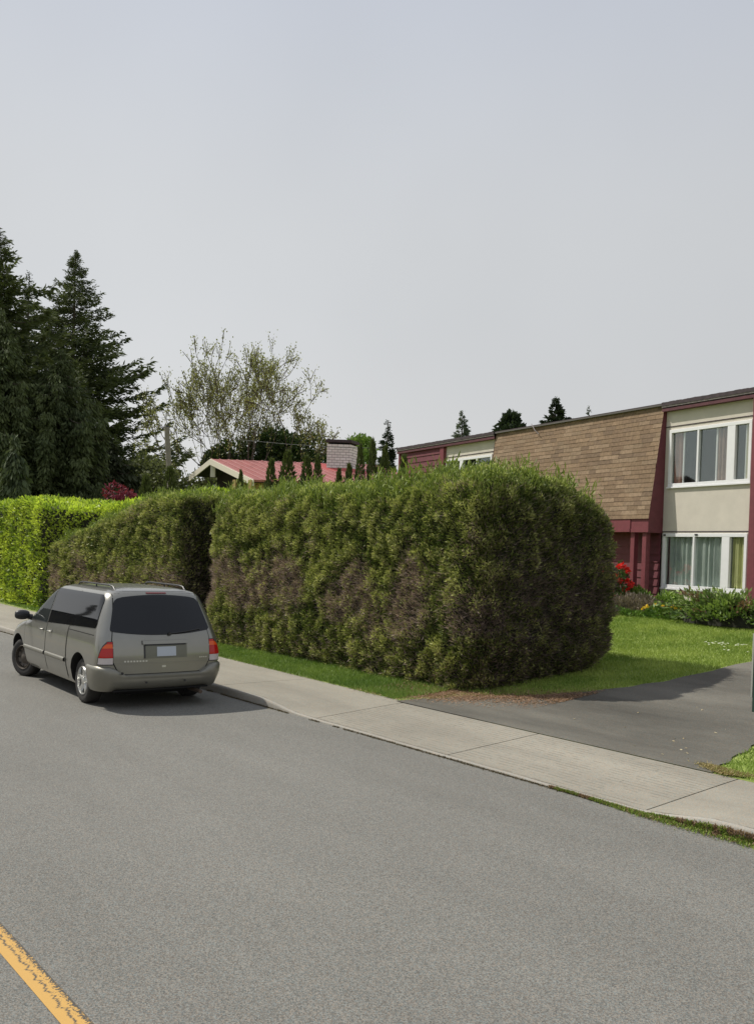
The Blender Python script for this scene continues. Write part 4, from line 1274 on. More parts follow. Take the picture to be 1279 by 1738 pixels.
wl = window(-18.50, -15.78, 1.69, 3.09, [(-17.44, .06), (-16.42, .24)], label='ground floor window with pale green curtains')
curtain(wl, -18.36, -16.5, 1.72, 3.05, -.22, (.50, .56, .52), 34, 4, amp=.03)
curtain(wl, -16.28, -15.84, 1.72, 3.05, -.22, (.62, .62, .30), 30, 5)
st_ = HB(); st_.hb(-18.47, -18.39, -.02, -.012, 3.03, 3.07); st_.hb(-17.40, -17.30, -.02, -.012, 3.04, 3.08); build_each(st_, 'latch', M['blackplastic'], wl)
w3 = window(-29.44, -26.5, 4.29, 5.76, [(-28.40, .22), (-27.42, .06)], label='far upstairs window half hidden by the hedge')
# small things: white downpipe by the right post
HB().hb(-15.30, -15.22, .06, .14, ZB, 2.1).build('downpipe', M['white'], house)

# ------------------------------------------------------------------ plants in front of the house
def leafball(name, c, rad, N, L, W, c0, c1, label, cat, mat='leaf', flat=1.0, up=.5, group=None, coremat='hedgecore', rough=.25, seed=1, stems=True, parent=None, core_k=.72, horizontal=0.0, brown=0.0):
    o = empty(name, c)
    tag(o, label, cat, group)
    th = rng.random(N) * 2 * math.pi; cz = rng.random(N) * 1.1 - .1; sz_ = np.sqrt(np.maximum(1 - cz ** 2, 0))
    nr = np.stack([np.cos(th) * sz_, np.sin(th) * sz_, cz], 1)
    rr = 1 + (fbm(nr * 2.0 + np.array(c), 1.3, seed) - .5) * rough * 3
    p = nr * np.array(rad) * (rr * (1 - .35 * rng.random(N) ** 1.6))[:, None]
    A = nr + np.array([0, 0, up]) + rng.normal(size=(N, 3)) * .6
    A[:, 2] *= (1 - horizontal)
    t = np.clip(fbm(p, 3.0 / max(rad), seed + 3) * 1.6 - .3 + rng.normal(size=N) * .2, 0, 1)
    C = mixc(c0, c1, t)
    if brown:
        k = rng.random(N) < brown; C[k] = mixc((.12, .08, .05), (.22, .15, .1), rng.random(k.sum()))
    V = cards(p, A, L * rng.uniform(.6, 1.3, N), W * rng.uniform(.7, 1.2, N), curl=.1)
    leafobj('foliage', V, C, M[mat], o)
    if stems:
        mb = MB()
        for k in range(9):
            a = 2 * math.pi * k / 9 + random.random(); r_ = random.uniform(.4, .8)
            mb.tube([(0, 0, -.05), (rad[0] * r_ * .5 * math.cos(a), rad[1] * r_ * .5 * math.sin(a), rad[2] * .45), (rad[0] * r_ * math.cos(a), rad[1] * r_ * math.sin(a), rad[2] * .75)], [.03, .02, .008], 5)
        mb.build('stem', M['twig'], o)
    return o
def hpg(s, d): p = hp(s, d, 0); p.z = gz(p.y); return p
# spreading juniper right: tiers of arching sprays
def juniper(c, rx, ry, h, N, label, seed):
    o = empty('juniper', c); tag(o, label, 'juniper')
    V = []; C = []; mb = MB()
    for k in range(95):
        a = random.random() * 2 * math.pi; rr = random.uniform(.55, 1.05); tip = Vector((rx * rr * math.cos(a), ry * rr * math.sin(a), h * random.uniform(.12, 1.0) * (1.1 - .5 * rr * rr)))
        base = Vector((tip.x * .15, tip.y * .2, .0)); mid = base.lerp(tip, .55) + Vector((0, 0, h * .28))
        mb.tube([base, mid, tip], [.02, .014, .005], 4)
        n_ = int(N / 95); t = rng.random(n_) ** .7
        P = np.outer((1 - t) ** 2, base) + np.outer(2 * t * (1 - t), mid) + np.outer(t ** 2, tip)
        P += rng.normal(size=(n_, 3)) * np.array([.10, .10, .045])
        A = np.array((tip - base).normalized())[None] + rng.normal(size=(n_, 3)) * .45 + np.array([0, 0, .2])
        V.append(cards(P, A, rng.uniform(.08, .17, n_), .05))
        tt = np.clip(rng.random(n_) * .6 + (.4 if random.random() < .5 else 0) + (P[:, 2] / h - .5) * .4, 0, 1)
        cc = mixc((.08, .14, .035), (.30, .40, .11), tt)
        if random.random() < .05: cc = mixc((.16, .10, .06), (.25, .16, .1), rng.random(n_))
        C.append(cc)
    leafobj('foliage', np.concatenate(V), np.concatenate(C), M['leaf'], o)
    mb.build('stem', M['twig'], o)
    cv = MB(); rows = []
    for i in range(9):
        t_ = i / 8 * math.pi / 2; rows.append([(rx * .72 * math.cos(t_) * math.cos(b_), ry * .72 * math.cos(t_) * math.sin(b_), h * .62 * math.sin(t_)) for b_ in np.linspace(0, 2 * math.pi, 21)])
    cv.grid(rows).build('inner_twigs', M['hedgecore'], o, smooth=True)
    return o
juniper(hpg(-14.9, 1.25), 1.75, .85, .80, 9000, 'spreading dark green juniper below the white ground floor window', 1)
leafball('rhododendron', hpg(-19.0, 1.0) + Vector((0, 0, .35)), (.34, .34, .82), 700, .10, .06, (.05, .09, .03), (.10, .16, .05), 'shrub covered in red blossom at the maroon wall', 'flowering shrub', seed=4)
rh = bpy.data.objects['rhododendron']
fl = []; fc = []
for k in range(34):
    a = random.random() * 6.28; zz_ = random.uniform(-.15, .85); r_ = .36 * math.sqrt(max(.1, 1 - (zz_ - .3) ** 2)) * random.uniform(.7, 1.05)
    c_ = np.array([r_ * math.cos(a), r_ * math.sin(a), zz_]); n_ = 26
    d_ = norm(rng.normal(size=(n_, 3)) + np.array([0, 0, .3])); fl.append(cards(c_[None] + d_ * .015, d_, .085, .06)); fc.append(mixc((.62, .02, .025), (.85, .07, .06), rng.random(n_)))
leafobj('blossom', np.concatenate(fl), np.concatenate(fc), M['petal'], rh)
leafball('heather', hpg(-17.95, 1.35) + Vector((0, 0, .0)), (.95, .5, .42), 5200, .10, .022, (.15, .125, .095), (.30, .25, .20), 'faded grey-brown heather mound beside the red shrub', 'heather', seed=5, up=.8)
leafball('leafy_perennial', hpg(-18.6, .62), (.55, .28, .55), 1600, .11, .055, (.09, .17, .03), (.24, .36, .07), 'light green leafy clump against the maroon posts', 'plant', seed=6)
leafball('leafy_perennial', hpg(-17.4, .75), (.5, .32, .50), 1500, .12, .05, (.10, .18, .03), (.28, .40, .08), 'fresh green clump beneath the left end of the stucco wall', 'plant', seed=7)
yf = leafball('yellow_flowers', hpg(-16.75, 1.45), (.62, .34, .28), 1300, .10, .045, (.08, .16, .03), (.18, .30, .06), 'low plant with yellow flowers left of the juniper', 'flowering plant', seed=8)
fl = []; fc = []
for k in range(30):
    c_ = np.array([random.uniform(-.55, .55), random.uniform(-.34, .1), random.uniform(.16, .32)]); n_ = 9
    d_ = norm(rng.normal(size=(n_, 3)) + np.array([0, 0, .5])); fl.append(cards(np.repeat(c_[None], n_, 0), d_, .05, .04)); fc.append(mixc((.85, .55, .03), (.9, .7, .1), rng.random(n_)))
leafobj('blossom', np.concatenate(fl), np.concatenate(fc), M['petal'], yf)
rf = leafball('low_border_plant', hpg(-18.0, 1.9), (1.1, .25, .16), 1500, .08, .04, (.08, .16, .03), (.2, .32, .06), 'low green edging plants along the top of the lawn', 'plant', seed=9, stems=False)

# ------------------------------------------------------------------ trees and the house behind the hedges
def conifer(name, c, H, Rm, nb, per, label, c0, c1, seed, cardL=.42, cardW=.13, droop=.25, top=.0, power=.85, group=None, z0=.06, ragged=.25, upturn=.3, cat='tree', curtain=.0, trunk=True):
    rs = np.random.default_rng(seed); o = empty(name, c); tag(o, label, cat, group)
    V = []; C = []; br = MB()
    mb = MB(); lean = rs.normal(size=2) * .004 * H
    mb.tube([(0, 0, -.3), (lean[0] * .5, lean[1] * .5, H * .5), (lean[0], lean[1], H)], [H * .016 + .05, H * .009 + .03, .02], 8)
    for k in range(nb):
        h = z0 + (1 - z0) * ((k + rs.random()) / nb) ** .9
        rad = Rm * ((1 - h) ** power * min(1, .45 + (1 - h) * 3) + .008) * (1 - ragged + ragged * 2 * rs.random() ** 1.3) * min(1, .6 + h * 3)
        a = rs.random() * 2 * math.pi; zc = h * H
        dirv = np.array([math.cos(a), math.sin(a), 0.])
        t = np.linspace(0, 1, 5)
        def pos(tt): return np.array([lean[0] * h, lean[1] * h, zc])[None] + dirv[None] * (rad * tt)[:, None] + np.array([0, 0, 1])[None] * ((-droop * rad * np.sin(tt * 1.6) + upturn * rad * tt ** 3 * .5))[:, None]
        if rad > .5 and k % 2 == 0:
            pp = pos(t); br.tube([tuple(p) for p in pp], [.05 * rad / Rm + .015, .03, .025, .02, .01], 4, cap=False)
        n_ = max(6, int(per * (rad / Rm + .12))); tt = rs.random(n_) ** .65
        P = pos(tt); side = np.array([-dirv[1], dirv[0], 0])
        wdt = .22 * rad * (1 - tt) * 1.1 + .02 + .10 * min(1, 2 * rad / Rm)
        off = rs.uniform(-1, 1, n_)
        P += side[None] * (off * wdt)[:, None] + rs.normal(size=(n_, 3)) * .05 * (1 + .02 * H)
        if curtain: P[:, 2] -= rs.random(n_) ** 2 * curtain * rad * .5
        A = dirv[None] * .8 + side[None] * (off * .9)[:, None] + rs.normal(size=(n_, 3)) * .35 + np.array([0, 0, -curtain * 1.6 + .05])
        sc_k = min(1, .38 + 1.3 * rad / Rm)
        V.append(cards(P, A, sc_k * cardL * rs.uniform(.5, 1.25, n_), sc_k * cardW * rs.uniform(.7, 1.3, n_)))
        tone = np.clip(.45 * rs.random() + .5 * rs.random(n_) + .15 * tt - .1, 0, 1)
        C.append(mixc(c0, c1, tone))
    leafobj('crown', np.concatenate(V), np.concatenate(C), M['needle'], o)
    tr = mb.build('trunk', M['twig'], o, smooth=True)
    if br.v: br.build('branches', M['twig'], o)
    return o

dk0, dk1 = (.028, .042, .020), (.135, .155, .062)
conifer('spruce', (-74.7, 27.1, 1.5), 23.8, 10.2, 540, 250, 'tall dark spruce with a pointed top, right-most of the big conifers', dk0, dk1, 11, droop=.16, ragged=.42, power=.88, cardL=.52, cardW=.14, upturn=.5)
conifer('narrow_spruce', (-61.5, 19.4, 1.0), 18.3, 2.6, 180, 90, 'slim pointed conifer between the two tallest ones', (.02, .032, .018), (.07, .09, .045), 12, power=.75, ragged=.25)
conifer('fir', (-54.6, 15.3, 1.0), 18.9, 6.0, 380, 200, 'tall dark fir cut by the left edge of the photo', dk0, dk1, 13, ragged=.6, power=.62, cardL=.45, cardW=.13, upturn=.5)
conifer('fir', (-57.0, 16.8, 1.0), 15.0, 3.3, 220, 130, 'shorter dark fir in front of the slim conifer', dk0, (.045, .062, .028), 14, ragged=.4, power=.6)
olive0, olive1 = (.034, .050, .022), (.135, .16, .065)
conifer('cedar', (-49.5, 14.3, 1.0), 13.0, 3.3, 330, 330, 'broad olive cedar with hanging sprays, left of the photo', olive0, olive1, 15, droop=.5, curtain=.8, ragged=.5, power=.5, cardL=.34, cardW=.09)
conifer('cedar', (-49.0, 17.2, 1.0), 11.3, 3.6, 330, 330, 'olive cedar with hanging sprays in front of the tall spruce', olive0, olive1, 16, droop=.5, curtain=.8, ragged=.5, power=.5, cardL=.34, cardW=.09)
conifer('cedar', (-50.2, 20.2, 1.0), 7.4, 3.5, 240, 190, 'low dark cedar at the foot of the tall spruce', (.018, .026, .012), (.055, .065, .028), 17, droop=.4, curtain=.7, ragged=.25, power=.55, cardL=.5)
conifer('weeping_cypress', (-39.5, 12.1, .6), 6.1, .95, 130, 90, 'slim pale weeping cypress rising behind the laurel hedge', (.04, .06, .03), (.13, .155, .075), 18, droop=.8, curtain=1.2, power=.5, cardL=.4)

def blobtree(name, c, H, rad, N, L, W, c0, c1, label, seed, lobes=9, gap=.0, cat='tree', trunkr=.16, group=None, mat='leaf', base=.35):
    rs = np.random.default_rng(seed); o = empty(name, c); tag(o, label, cat, group)
    P = []; A = []; T = []; mb = MB()
    mb.tube([(0, 0, -.2), (rs.normal() * .1, rs.normal() * .1, H * base), (0, 0, H * .75)], [trunkr, trunkr * .7, trunkr * .3], 7)
    for k in range(lobes):
        u = norm(rs.normal(size=(1, 3)))[0]; u[2] = u[2] * .8 + .1
        q = np.array([0, 0, H * (base + 1) / 2]) + u * np.array([rad, rad, H * (1 - base) / 2]) * rs.uniform(.35, .72)
        r_ = rs.uniform(.32, .55) * rad
        mb.tube([(0, 0, H * base * rs.uniform(.6, 1)), tuple(q * .6 + np.array([0, 0, H * base]) * .4), tuple(q)], [trunkr * .45, trunkr * .25, .02], 5)
        n_ = N // lobes; d = norm(rs.normal(size=(n_, 3))); rr = r_ * (.45 + .6 * rs.random(n_) ** .6)
        pp = q + d * rr[:, None] * np.array([1, 1, .85]); P.append(pp); A.append(d + rs.normal(size=(n_, 3)) * .6); T.append(np.clip(rs.random(n_) * .7 + rs.random() * .3 + d[:, 2] * .1, 0, 1))
    P = np.concatenate(P); A = np.concatenate(A); T = np.concatenate(T)
    leafobj('crown', cards(P, A, L * rs.uniform(.6, 1.3, len(P)), W, curl=.1), mixc(c0, c1, T), M[mat], o)
    mb.build('trunk', M['twig'], o, smooth=True)
    return o
def at_px(P, z=None): return (P[0], P[1], gz(P[1]) if z is None else z)
blobtree('maple', (-36.2, 15.5, 1.0), 4.6, .8, 1500, .15, .09, (.11, .014, .03), (.30, .05, .085), 'dark red maple showing above the laurel hedge', 21, lobes=9, cat='tree', base=.3)
blobtree('broadleaf_tree', (-49.5, 31.6, 1.3), 8.9, 3.0, 11000, .26, .17, (.018, .038, .012), (.07, .11, .03), 'dense dark green tree behind the red roof and chimney', 22, lobes=14)
blobtree('broadleaf_tree', (-50.5, 28.5, 1.3), 7.9, 2.2, 6500, .25, .16, (.022, .042, .014), (.08, .115, .035), 'dark round tree left of the densest one behind the red roof', 23, lobes=10)
blobtree('olive_tree', (-52.5, 24.5, 1.2), 6.9, 2.3, 5200, .22, .14, (.07, .085, .035), (.20, .22, .095), 'pale olive tree right of the wooden pole', 24, lobes=11)
blobtree('olive_tree', (-50.6, 26.6, 1.2), 6.0, 1.6, 2600, .22, .14, (.07, .085, .035), (.19, .21, .09), 'small pale olive tree at the gable of the red-roofed house', 25, lobes=8)
blobtree('young_maple', (-48.7, 35.5, 1.3), 9.0, 1.75, 2600, .30, .2, (.09, .15, .03), (.22, .32, .08), 'bright green tree standing behind the brick chimney', 26, lobes=8, base=.5)
conifer('slim_spruce', (-55.0, 43.6, 1.6), 10.4, 1.05, 120, 70, 'very slim dark spruce right of the brick chimney', (.012, .022, .014), (.045, .065, .035), 27, power=.6)
blobtree('birch', (-52.5, 46.0, 1.6), 8.6, 1.9, 2300, .22, .14, (.12, .17, .05), (.26, .33, .11), 'airy light green tree at the left end of the townhouse', 28, lobes=9, base=.4)
blobtree('birch', (-49.0, 47.5, 1.6), 8.9, 1.3, 1500, .22, .14, (.08, .13, .03), (.2, .27, .08), 'small yellow-green treetop just over the townhouse roof edge', 29, lobes=7, base=.4)
# distant trees above the flat roof
conifer('far_conifer', (-73.8, 68.6, 2.5), 14.9, 1.75, 130, 90, 'pale slender conifer above the left roof section', (.08, .10, .085), (.17, .19, .15), 31, power=.6, cardL=.6, cardW=.2, ragged=.35)
blobtree('far_pine', (-63.5, 65.4, 2.4), 13.9, 2.0, 3600, .45, .22, (.012, .022, .012), (.05, .07, .035), 'round dark pine top left of the widest one over the mansard', 32, lobes=9, base=.6, mat='needle')
conifer('far_conifer', (-61.0, 68.7, 2.5), 14.9, 4.6, 260, 160, 'broad dark conifer top above the middle of the mansard', (.012, .022, .012), (.045, .06, .03), 33, power=.62, cardL=.6, cardW=.22)
conifer('far_conifer', (-72.1, 87.0, 3.0), 16.9, 1.9, 110, 80, 'tiny grey conifer tip above the right part of the mansard', (.05, .065, .055), (.11, .13, .1), 34, power=.8, cardL=.6, cardW=.22)

# sparse multi-stemmed tree coming into leaf
def sparse_tree(c, label, seed):
    rs = np.random.default_rng(seed); o = empty('alder', c); tag(o, label, 'tree')
    mb = MB(); tw = MB(); tips = []
    def grow(p, d, L, r, depth):
        n_ = 3; pts = [p]; q = p.copy(); dd = d.copy(); rad = [r]
        for i in range(n_):
            dd = dd + rs.normal(size=3) * .10; dd[2] += .05; dd = dd / np.linalg.norm(dd); q = q + dd * L / n_; pts.append(q.copy()); rad.append(1.0 * max(r, .028) * (1 - .38 * (i + 1) / n_))
        (mb if depth < 3 else tw).tube([tuple(x) for x in pts], rad, 6 if depth < 2 else 4, cap=False)
        if depth >= 2:
            for x in pts[1:]: tips.append((x, depth))
        if depth == 5: return
        nch = 2 if depth < 2 else rs.integers(2, 4)
        for k in range(nch):
            ax = rs.normal(size=3); ax -= ax.dot(dd) * dd; ax /= np.linalg.norm(ax)
            nd = dd * (1 if k == 0 else .85) + ax * (rs.uniform(.18, .38) if k == 0 else rs.uniform(.45, .8)); nd /= np.linalg.norm(nd)
            grow(q, nd, L * rs.uniform(.66, .84), rad[-1] * (.85 if k == 0 else .62), depth + 1)
    # stems fan out; screen right is mostly +X+Y here
    rt = np.array([.616, .787, 0]);
    for fx, L, r in ((-.60, 3.7, .11), (-.34, 3.6, .11), (-.16, 3.9, .15), (-.05, 4.0, .15), (.0, 4.1, .17), (.07, 3.9, .15), (.14, 3.9, .14), (.30, 3.7, .17), (.40, 3.3, .12), (-.45, 3.0, .08), (-.25, 3.6, .1)):
        off = rt * fx * 3.2 + rs.normal(size=3) * np.array([.5, .5, 0])
        d = rt * fx * .5 + rs.normal(size=3) * .08; d[2] = 1; d /= np.linalg.norm(d)
        grow(off, d, L, r, 0)
    P = np.array([t_[0] for t_ in tips]); 
    keep = P[:, 2] > 4.2
    P = P[keep]; rep = 6
    Q = np.repeat(P, rep, 0) + rs.normal(size=(len(P) * rep, 3)) * .13
    Q = Q[rs.random(len(Q)) < np.clip((Q[:, 2] - 2) / 7, .25, .85)]
    A = rs.normal(size=Q.shape)
    o.scale = (.70, .70, 1)
    C = mixc((.16, .17, .06), (.42, .42, .17), rs.random(len(Q)))
    leafobj('leaves', cards(Q, A, .16 * rs.uniform(.6, 1.2, len(Q)), .10), C, M['leaf'], o)
    mb.build('stem', M['twig'], o, smooth=True); tw.build('twigs', M['twig'], o)
    return o
sparse_tree((-48.2, 28.0, 1.2), 'airy many-stemmed tree in small new leaf behind the red-roofed house', 46)

# row of young columnar cedars behind the big hedge
def column_cedar(H, Rm, seed, N=1900):
    rs = np.random.default_rng(seed); o = empty('columnar_cedar', (0, 0, 0))
    h = rs.random(N) ** .85; a = rs.random(N) * 6.283
    prof = np.minimum(1, (1 - h) * 2.6) ** .75 * (.75 + .25 * np.sin(h * 3))
    r_ = Rm * prof * (1 - .3 * rs.random(N) ** 2) * (1 + .15 * np.sin(a * 3 + h * 9))
    P = np.stack([r_ * np.cos(a), r_ * np.sin(a), h * H * .97], 1)
    A = np.stack([np.cos(a) * .45, np.sin(a) * .45, np.ones(N)], 1) + rs.normal(size=(N, 3)) * .25
    C = mixc((.035, .055, .016), (.115, .135, .04), np.clip(rs.random(N) * .7 + .3 * h, 0, 1))
    leafobj('foliage', cards(P, A, .17 * rs.uniform(.6, 1.3, N), .06), C, M['leaf'], o)
    mb = MB(); mb.tube([(0, 0, -.2), (0, 0, H * .93)], [.05, .01], 6); mb.build('trunk', M['twig'], o)
    return o
cproto = column_cedar(4.0, .42, 51)
first = [True]
def place_cedar(x, y, top, k, label):
    if first[0]: o = cproto; first[0] = False
    else:
        o = cproto.copy(); COL.objects.link(o)
        for ch in cproto.children:
            c_ = ch.copy(); COL.objects.link(c_); c_.parent = o
    z = gz(y); s_ = (top - z) / 3.95
    o.location = (x, y, z); o.scale = (k, k, s_); o.rotation_euler = (0, 0, random.random() * 6)
    tag(o, label, 'cedar', 'young columnar cedars behind the hedges')
for x, y, top, k, lab in ((-25.75, 15.8, 5.18, .75, 'young columnar cedar over the left half of the red roof, first of the roof row'),
        (-25.45, 16.2, 5.45, 1.0, 'stoutest young cedar in the row before the red roof'),
        (-25.1, 16.7, 5.32, .9, 'young columnar cedar right of the stoutest one before the red roof'),
        (-24.85, 16.95, 5.36, .62, 'slim young cedar closest left of the chimney foot'),
        (-26.6, 15.2, 4.82, .5, 'lowest thin cedar in front of the gable'),
        (-24.45, 17.5, 4.95, .6, 'short dark cedar below the brick chimney'),
        (-24.08, 18.04, 5.75, .55, 'thin cedar touching the right side of the chimney'),
        (-23.85, 18.35, 5.90, .65, 'tall young cedar right of the chimney, left of a pair'),
        (-23.65, 18.7, 5.72, .7, 'young cedar right of the chimney, right of a pair'),
        (-23.3, 19.2, 5.45, .75, 'young cedar next to the end of the townhouse'),
        (-24.25, 17.75, 5.1, .7, 'short cedar between the chimney and the thin tall cedar'),
        (-32.0, 14.4, 4.85, .95, 'cedar right beside the dark red maple'),
        (-31.3, 15.0, 5.15, 1.05, 'cedar in front of the wooden pole')):
    place_cedar(x, y, top, k, lab)

# wooden pole with two wires
pole = empty('utility_pole', (-39.05, 18.5, 1.0)); tag(pole, 'weathered wooden pole between the spruce and the red-roofed house', 'pole')
mb = MB(); mb.tube([(.35, .45, -.2), (0, 0, 6.6)], [.15, .11], 10); mb.build('shaft', plain('weathered_wood', (.22, .195, .165), .9, noise=.2, nscale=5), pole, smooth=True)
mb = MB(); mb.tube([(0, 0, 6.6), (0, 0, 6.66)], [.12, .09], 10); mb.build('cap', M['blackplastic'], pole)
for dz, lab in ((6.4, 'thin dark wire running from the wooden pole over the red roof'),):
    w = MB(); pts = [(-39.05 + (20) * t_, 18.5 + 13 * t_, 1.0 + dz - 1.0 * math.sin(t_ * 3.14) + t_ * .4) for t_ in np.linspace(0, 1, 13)]
    w.tube(pts, .012, 5); o = w.build('overhead_wire', M['blackplastic']); tag(o, lab, 'wire')

# red-roofed house: local x runs along the eave side (photo right), local y away
def V3(a): return np.array(a, float)
gA, gL, gR = V3((-44.96, 23.87, 6.97)), V3((-47.7, 24.22, 6.34)), V3((-39.24, 23.14, 5.60))
rE = V3((-42.83, 29.84, 7.12))
rh_o = V3((-43.5, 26.5, 1.1))
rh = empty('red_roofed_house', tuple(rh_o)); tag(rh, 'low house with a red metal roof and cream gable boards', 'house')
M['redmetal'] = plain('red_metal_roof', (.36, .125, .115), .4, noise=.14, nscale=2.5, spec=.6)
M['redbright'] = plain('bright_red_metal', (.40, .075, .07), .5, noise=.08, nscale=2.5)
M['cream'] = plain('cream_bargeboard', (.74, .69, .56), .6)
M['ochre'] = plain('ochre_boards', (.36, .26, .09), .8, noise=.2, nscale=6)
rd = rE - gA                      # direction of the ridge
rdn = rd / np.linalg.norm(rd)
def slope(name, e0, r0, length, mat, th=.10):
    nrm_ = np.cross(r0 - e0, rdn); nrm_ /= np.linalg.norm(nrm_)
    if nrm_[2] < 0: nrm_ = -nrm_
    a, b, c_, d = e0, r0, r0 + rdn * length, e0 + rdn * length
    mb = MB(); v = [a, b, c_, d, a - nrm_ * th, b - nrm_ * th, c_ - nrm_ * th, d - nrm_ * th]
    mb.add([tuple(p - rh_o) for p in v], [(0, 1, 2, 3), (4, 7, 6, 5), (0, 4, 5, 1), (1, 5, 6, 2), (2, 6, 7, 3), (3, 7, 4, 0)])
    # standing ribs
    n_ = int(length / .45)
    for k in range(n_ + 1):
        p0 = e0 + rdn * (length * k / n_) ; p1 = r0 + rdn * (length * k / n_)
        mb.tube([tuple(p0 + nrm_ * .015 - rh_o), tuple(p1 + nrm_ * .015 - rh_o)], .02, 4)
    return mb.build(name, mat, rh)
RL = 9.0
slope('roof', gR + np.array([0, 0, 0]), gA, RL, M['redmetal'])
slope('roof', gL - (gA - gL) * .05, gA, RL, M['redmetal'])
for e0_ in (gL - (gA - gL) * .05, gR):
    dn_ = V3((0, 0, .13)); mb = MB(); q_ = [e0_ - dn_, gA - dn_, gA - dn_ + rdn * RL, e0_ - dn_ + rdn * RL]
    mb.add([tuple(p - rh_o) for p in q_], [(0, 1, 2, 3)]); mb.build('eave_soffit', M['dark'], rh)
def board(a, b, h=.30, fwd=.06, name='bargeboard', mat=None):
    out = -rdn * fwd
    v = [a, b, b - V3((0, 0, h)), a - V3((0, 0, h))]
    mb = MB(); mb.add([tuple(p + out - rh_o) for p in v] + [tuple(p - rh_o) for p in v], [(0, 1, 2, 3), (4, 7, 6, 5), (0, 4, 5, 1), (1, 5, 6, 2), (2, 6, 7, 3), (3, 7, 4, 0)])
    return mb.build(name, mat or M['cream'], rh)
board(gA, gR); board(gA, gL - (gA - gL) * .15)
# little king post and gable wall set back
pk = gA + rdn * .1; board(pk - V3((.05, .05, .2)), pk + V3((.12, .1, -.2)), .75, .05, 'king_post')
wl_ = MB(); back = rdn * 1.3
b0, b1 = gL + (gA - gL) * .05 + back, gR + back
wl_.add([tuple(p - rh_o) for p in (b0 - V3((0, 0, .2)), b1 - V3((0, 0, .2)), V3((b1[0], b1[1], 1.0)), V3((b0[0], b0[1], 1.0)), gA + back - V3((0, 0, .15)))], [(0, 4, 1, 2, 3)])
wl_.build('gable_wall', plain('dark_brown_wall', (.07, .055, .045), .9), rh)
ex_ = MB()
for t_ in (.74, .84, .97):
    p = gL + (gR - gL) * t_ ; p = np.array([p[0], p[1], 0]); zt_ = 5.85 - (.15 if t_ < .8 else .25)
    q = p - rh_o; ex_.box(q[0] - .14, q[0] + .14, q[1] - .12, q[1] + .12, -.1, zt_ - rh_o[2])
build_each(ex_, 'porch_post', M['ochre'], rh)
sw = MB(); c0_ = gR + rdn * .3; c1_ = gR + rdn * RL
sw.add([tuple(p - rh_o) for p in (V3((c0_[0] - .4, c0_[1], 1)), V3((c1_[0] - .4, c1_[1], 1)), c1_ - V3((.4, 0, .1)), c0_ - V3((.4, 0, .1)))], [(0, 1, 2, 3)])
sw.build('wall', M['ochre'], rh)
# lower bright red roof by the chimney
lr0 = V3((-41.9, 28.6, 7.00)); lr = [lr0, V3((-39.6, 30.3, 6.55)), V3((-38.2, 28.4, 5.2)), V3((-40.9, 26.6, 5.4))]
mb = MB(); mb.add([tuple(p - rh_o) for p in lr] + [tuple(p - V3((0, 0, .12)) - rh_o) for p in lr], [(0, 3, 2, 1), (4, 5, 6, 7), (0, 1, 5, 4), (1, 2, 6, 5), (2, 3, 7, 6), (3, 0, 4, 7)])
mb.build('lower_roof', M['redbright'], rh)
# chimney
cm, cn, cl, cb_ = newmat('painted_brick')
br = cn.new('ShaderNodeTexBrick'); br.inputs['Scale'].default_value = 1; br.inputs['Brick Width'].default_value = .42; br.inputs['Row Height'].default_value = .14; br.inputs['Mortar Size'].default_value = .015
br.inputs['Color1'].default_value = (.78, .76, .73, 1); br.inputs['Color2'].default_value = (.66, .63, .60, 1); br.inputs['Mortar'].default_value = (.28, .26, .25, 1)
tcn = cn.new('ShaderNodeTexCoord'); spn = cn.new('ShaderNodeSeparateXYZ'); adn = cn.new('ShaderNodeMath'); adn.operation = 'ADD'; cbn = cn.new('ShaderNodeCombineXYZ')
cl.new(tcn.outputs['Object'], spn.inputs[0]); cl.new(spn.outputs[0], adn.inputs[0]); cl.new(spn.outputs[1], adn.inputs[1]); cl.new(adn.outputs[0], cbn.inputs[0]); cl.new(spn.outputs[2], cbn.inputs[1])
cl.new(cbn.outputs[0], br.inputs['Vector']); cl.new(br.outputs[0], cb_.inputs['Base Color']); cb_.inputs['Roughness'].default_value = .9
A_, B_ = V3((-41.22, 28.68, 0)), V3((-40.46, 29.66, 0)); dpt = V3((-.57, .89, 0))
corners = [A_, B_, B_ + dpt, A_ + dpt]
ch = MB(); off3 = np.array([rh_o[0], rh_o[1], rh_o[2]])
v = [tuple(V3((p[0], p[1], z_)) - off3) for z_ in (5.6, 7.95) for p in corners]
ch.add(v, [(0, 1, 5, 4), (1, 2, 6, 5), (2, 3, 7, 6), (3, 0, 4, 7), (4, 5, 6, 7)])
cho = ch.build('chimney', cm, rh)
cap = MB(); cx = sum(corners) / 4
cc = [cx + (p - cx) * 1.10 for p in corners]; v = [tuple(V3((p[0], p[1], z_)) - off3) for z_ in (8.05, 8.20) for p in cc]
cap.add(v, [(0, 1, 5, 4), (1, 2, 6, 5), (2, 3, 7, 6), (3, 0, 4, 7), (4, 5, 6, 7), (3, 2, 1, 0)]); cap.build('chimney_cap', M['roofcap'], cho)
cs_ = MB(); cc = [cx + (p - cx) * .85 for p in corners]; v = [tuple(V3((p[0], p[1], z_)) - off3) for z_ in (7.94, 8.06) for p in cc]
cs_.add(v, [(0, 1, 5, 4), (1, 2, 6, 5), (2, 3, 7, 6), (3, 0, 4, 7)]); cs_.build('chimney_flue', M['under'], cho)

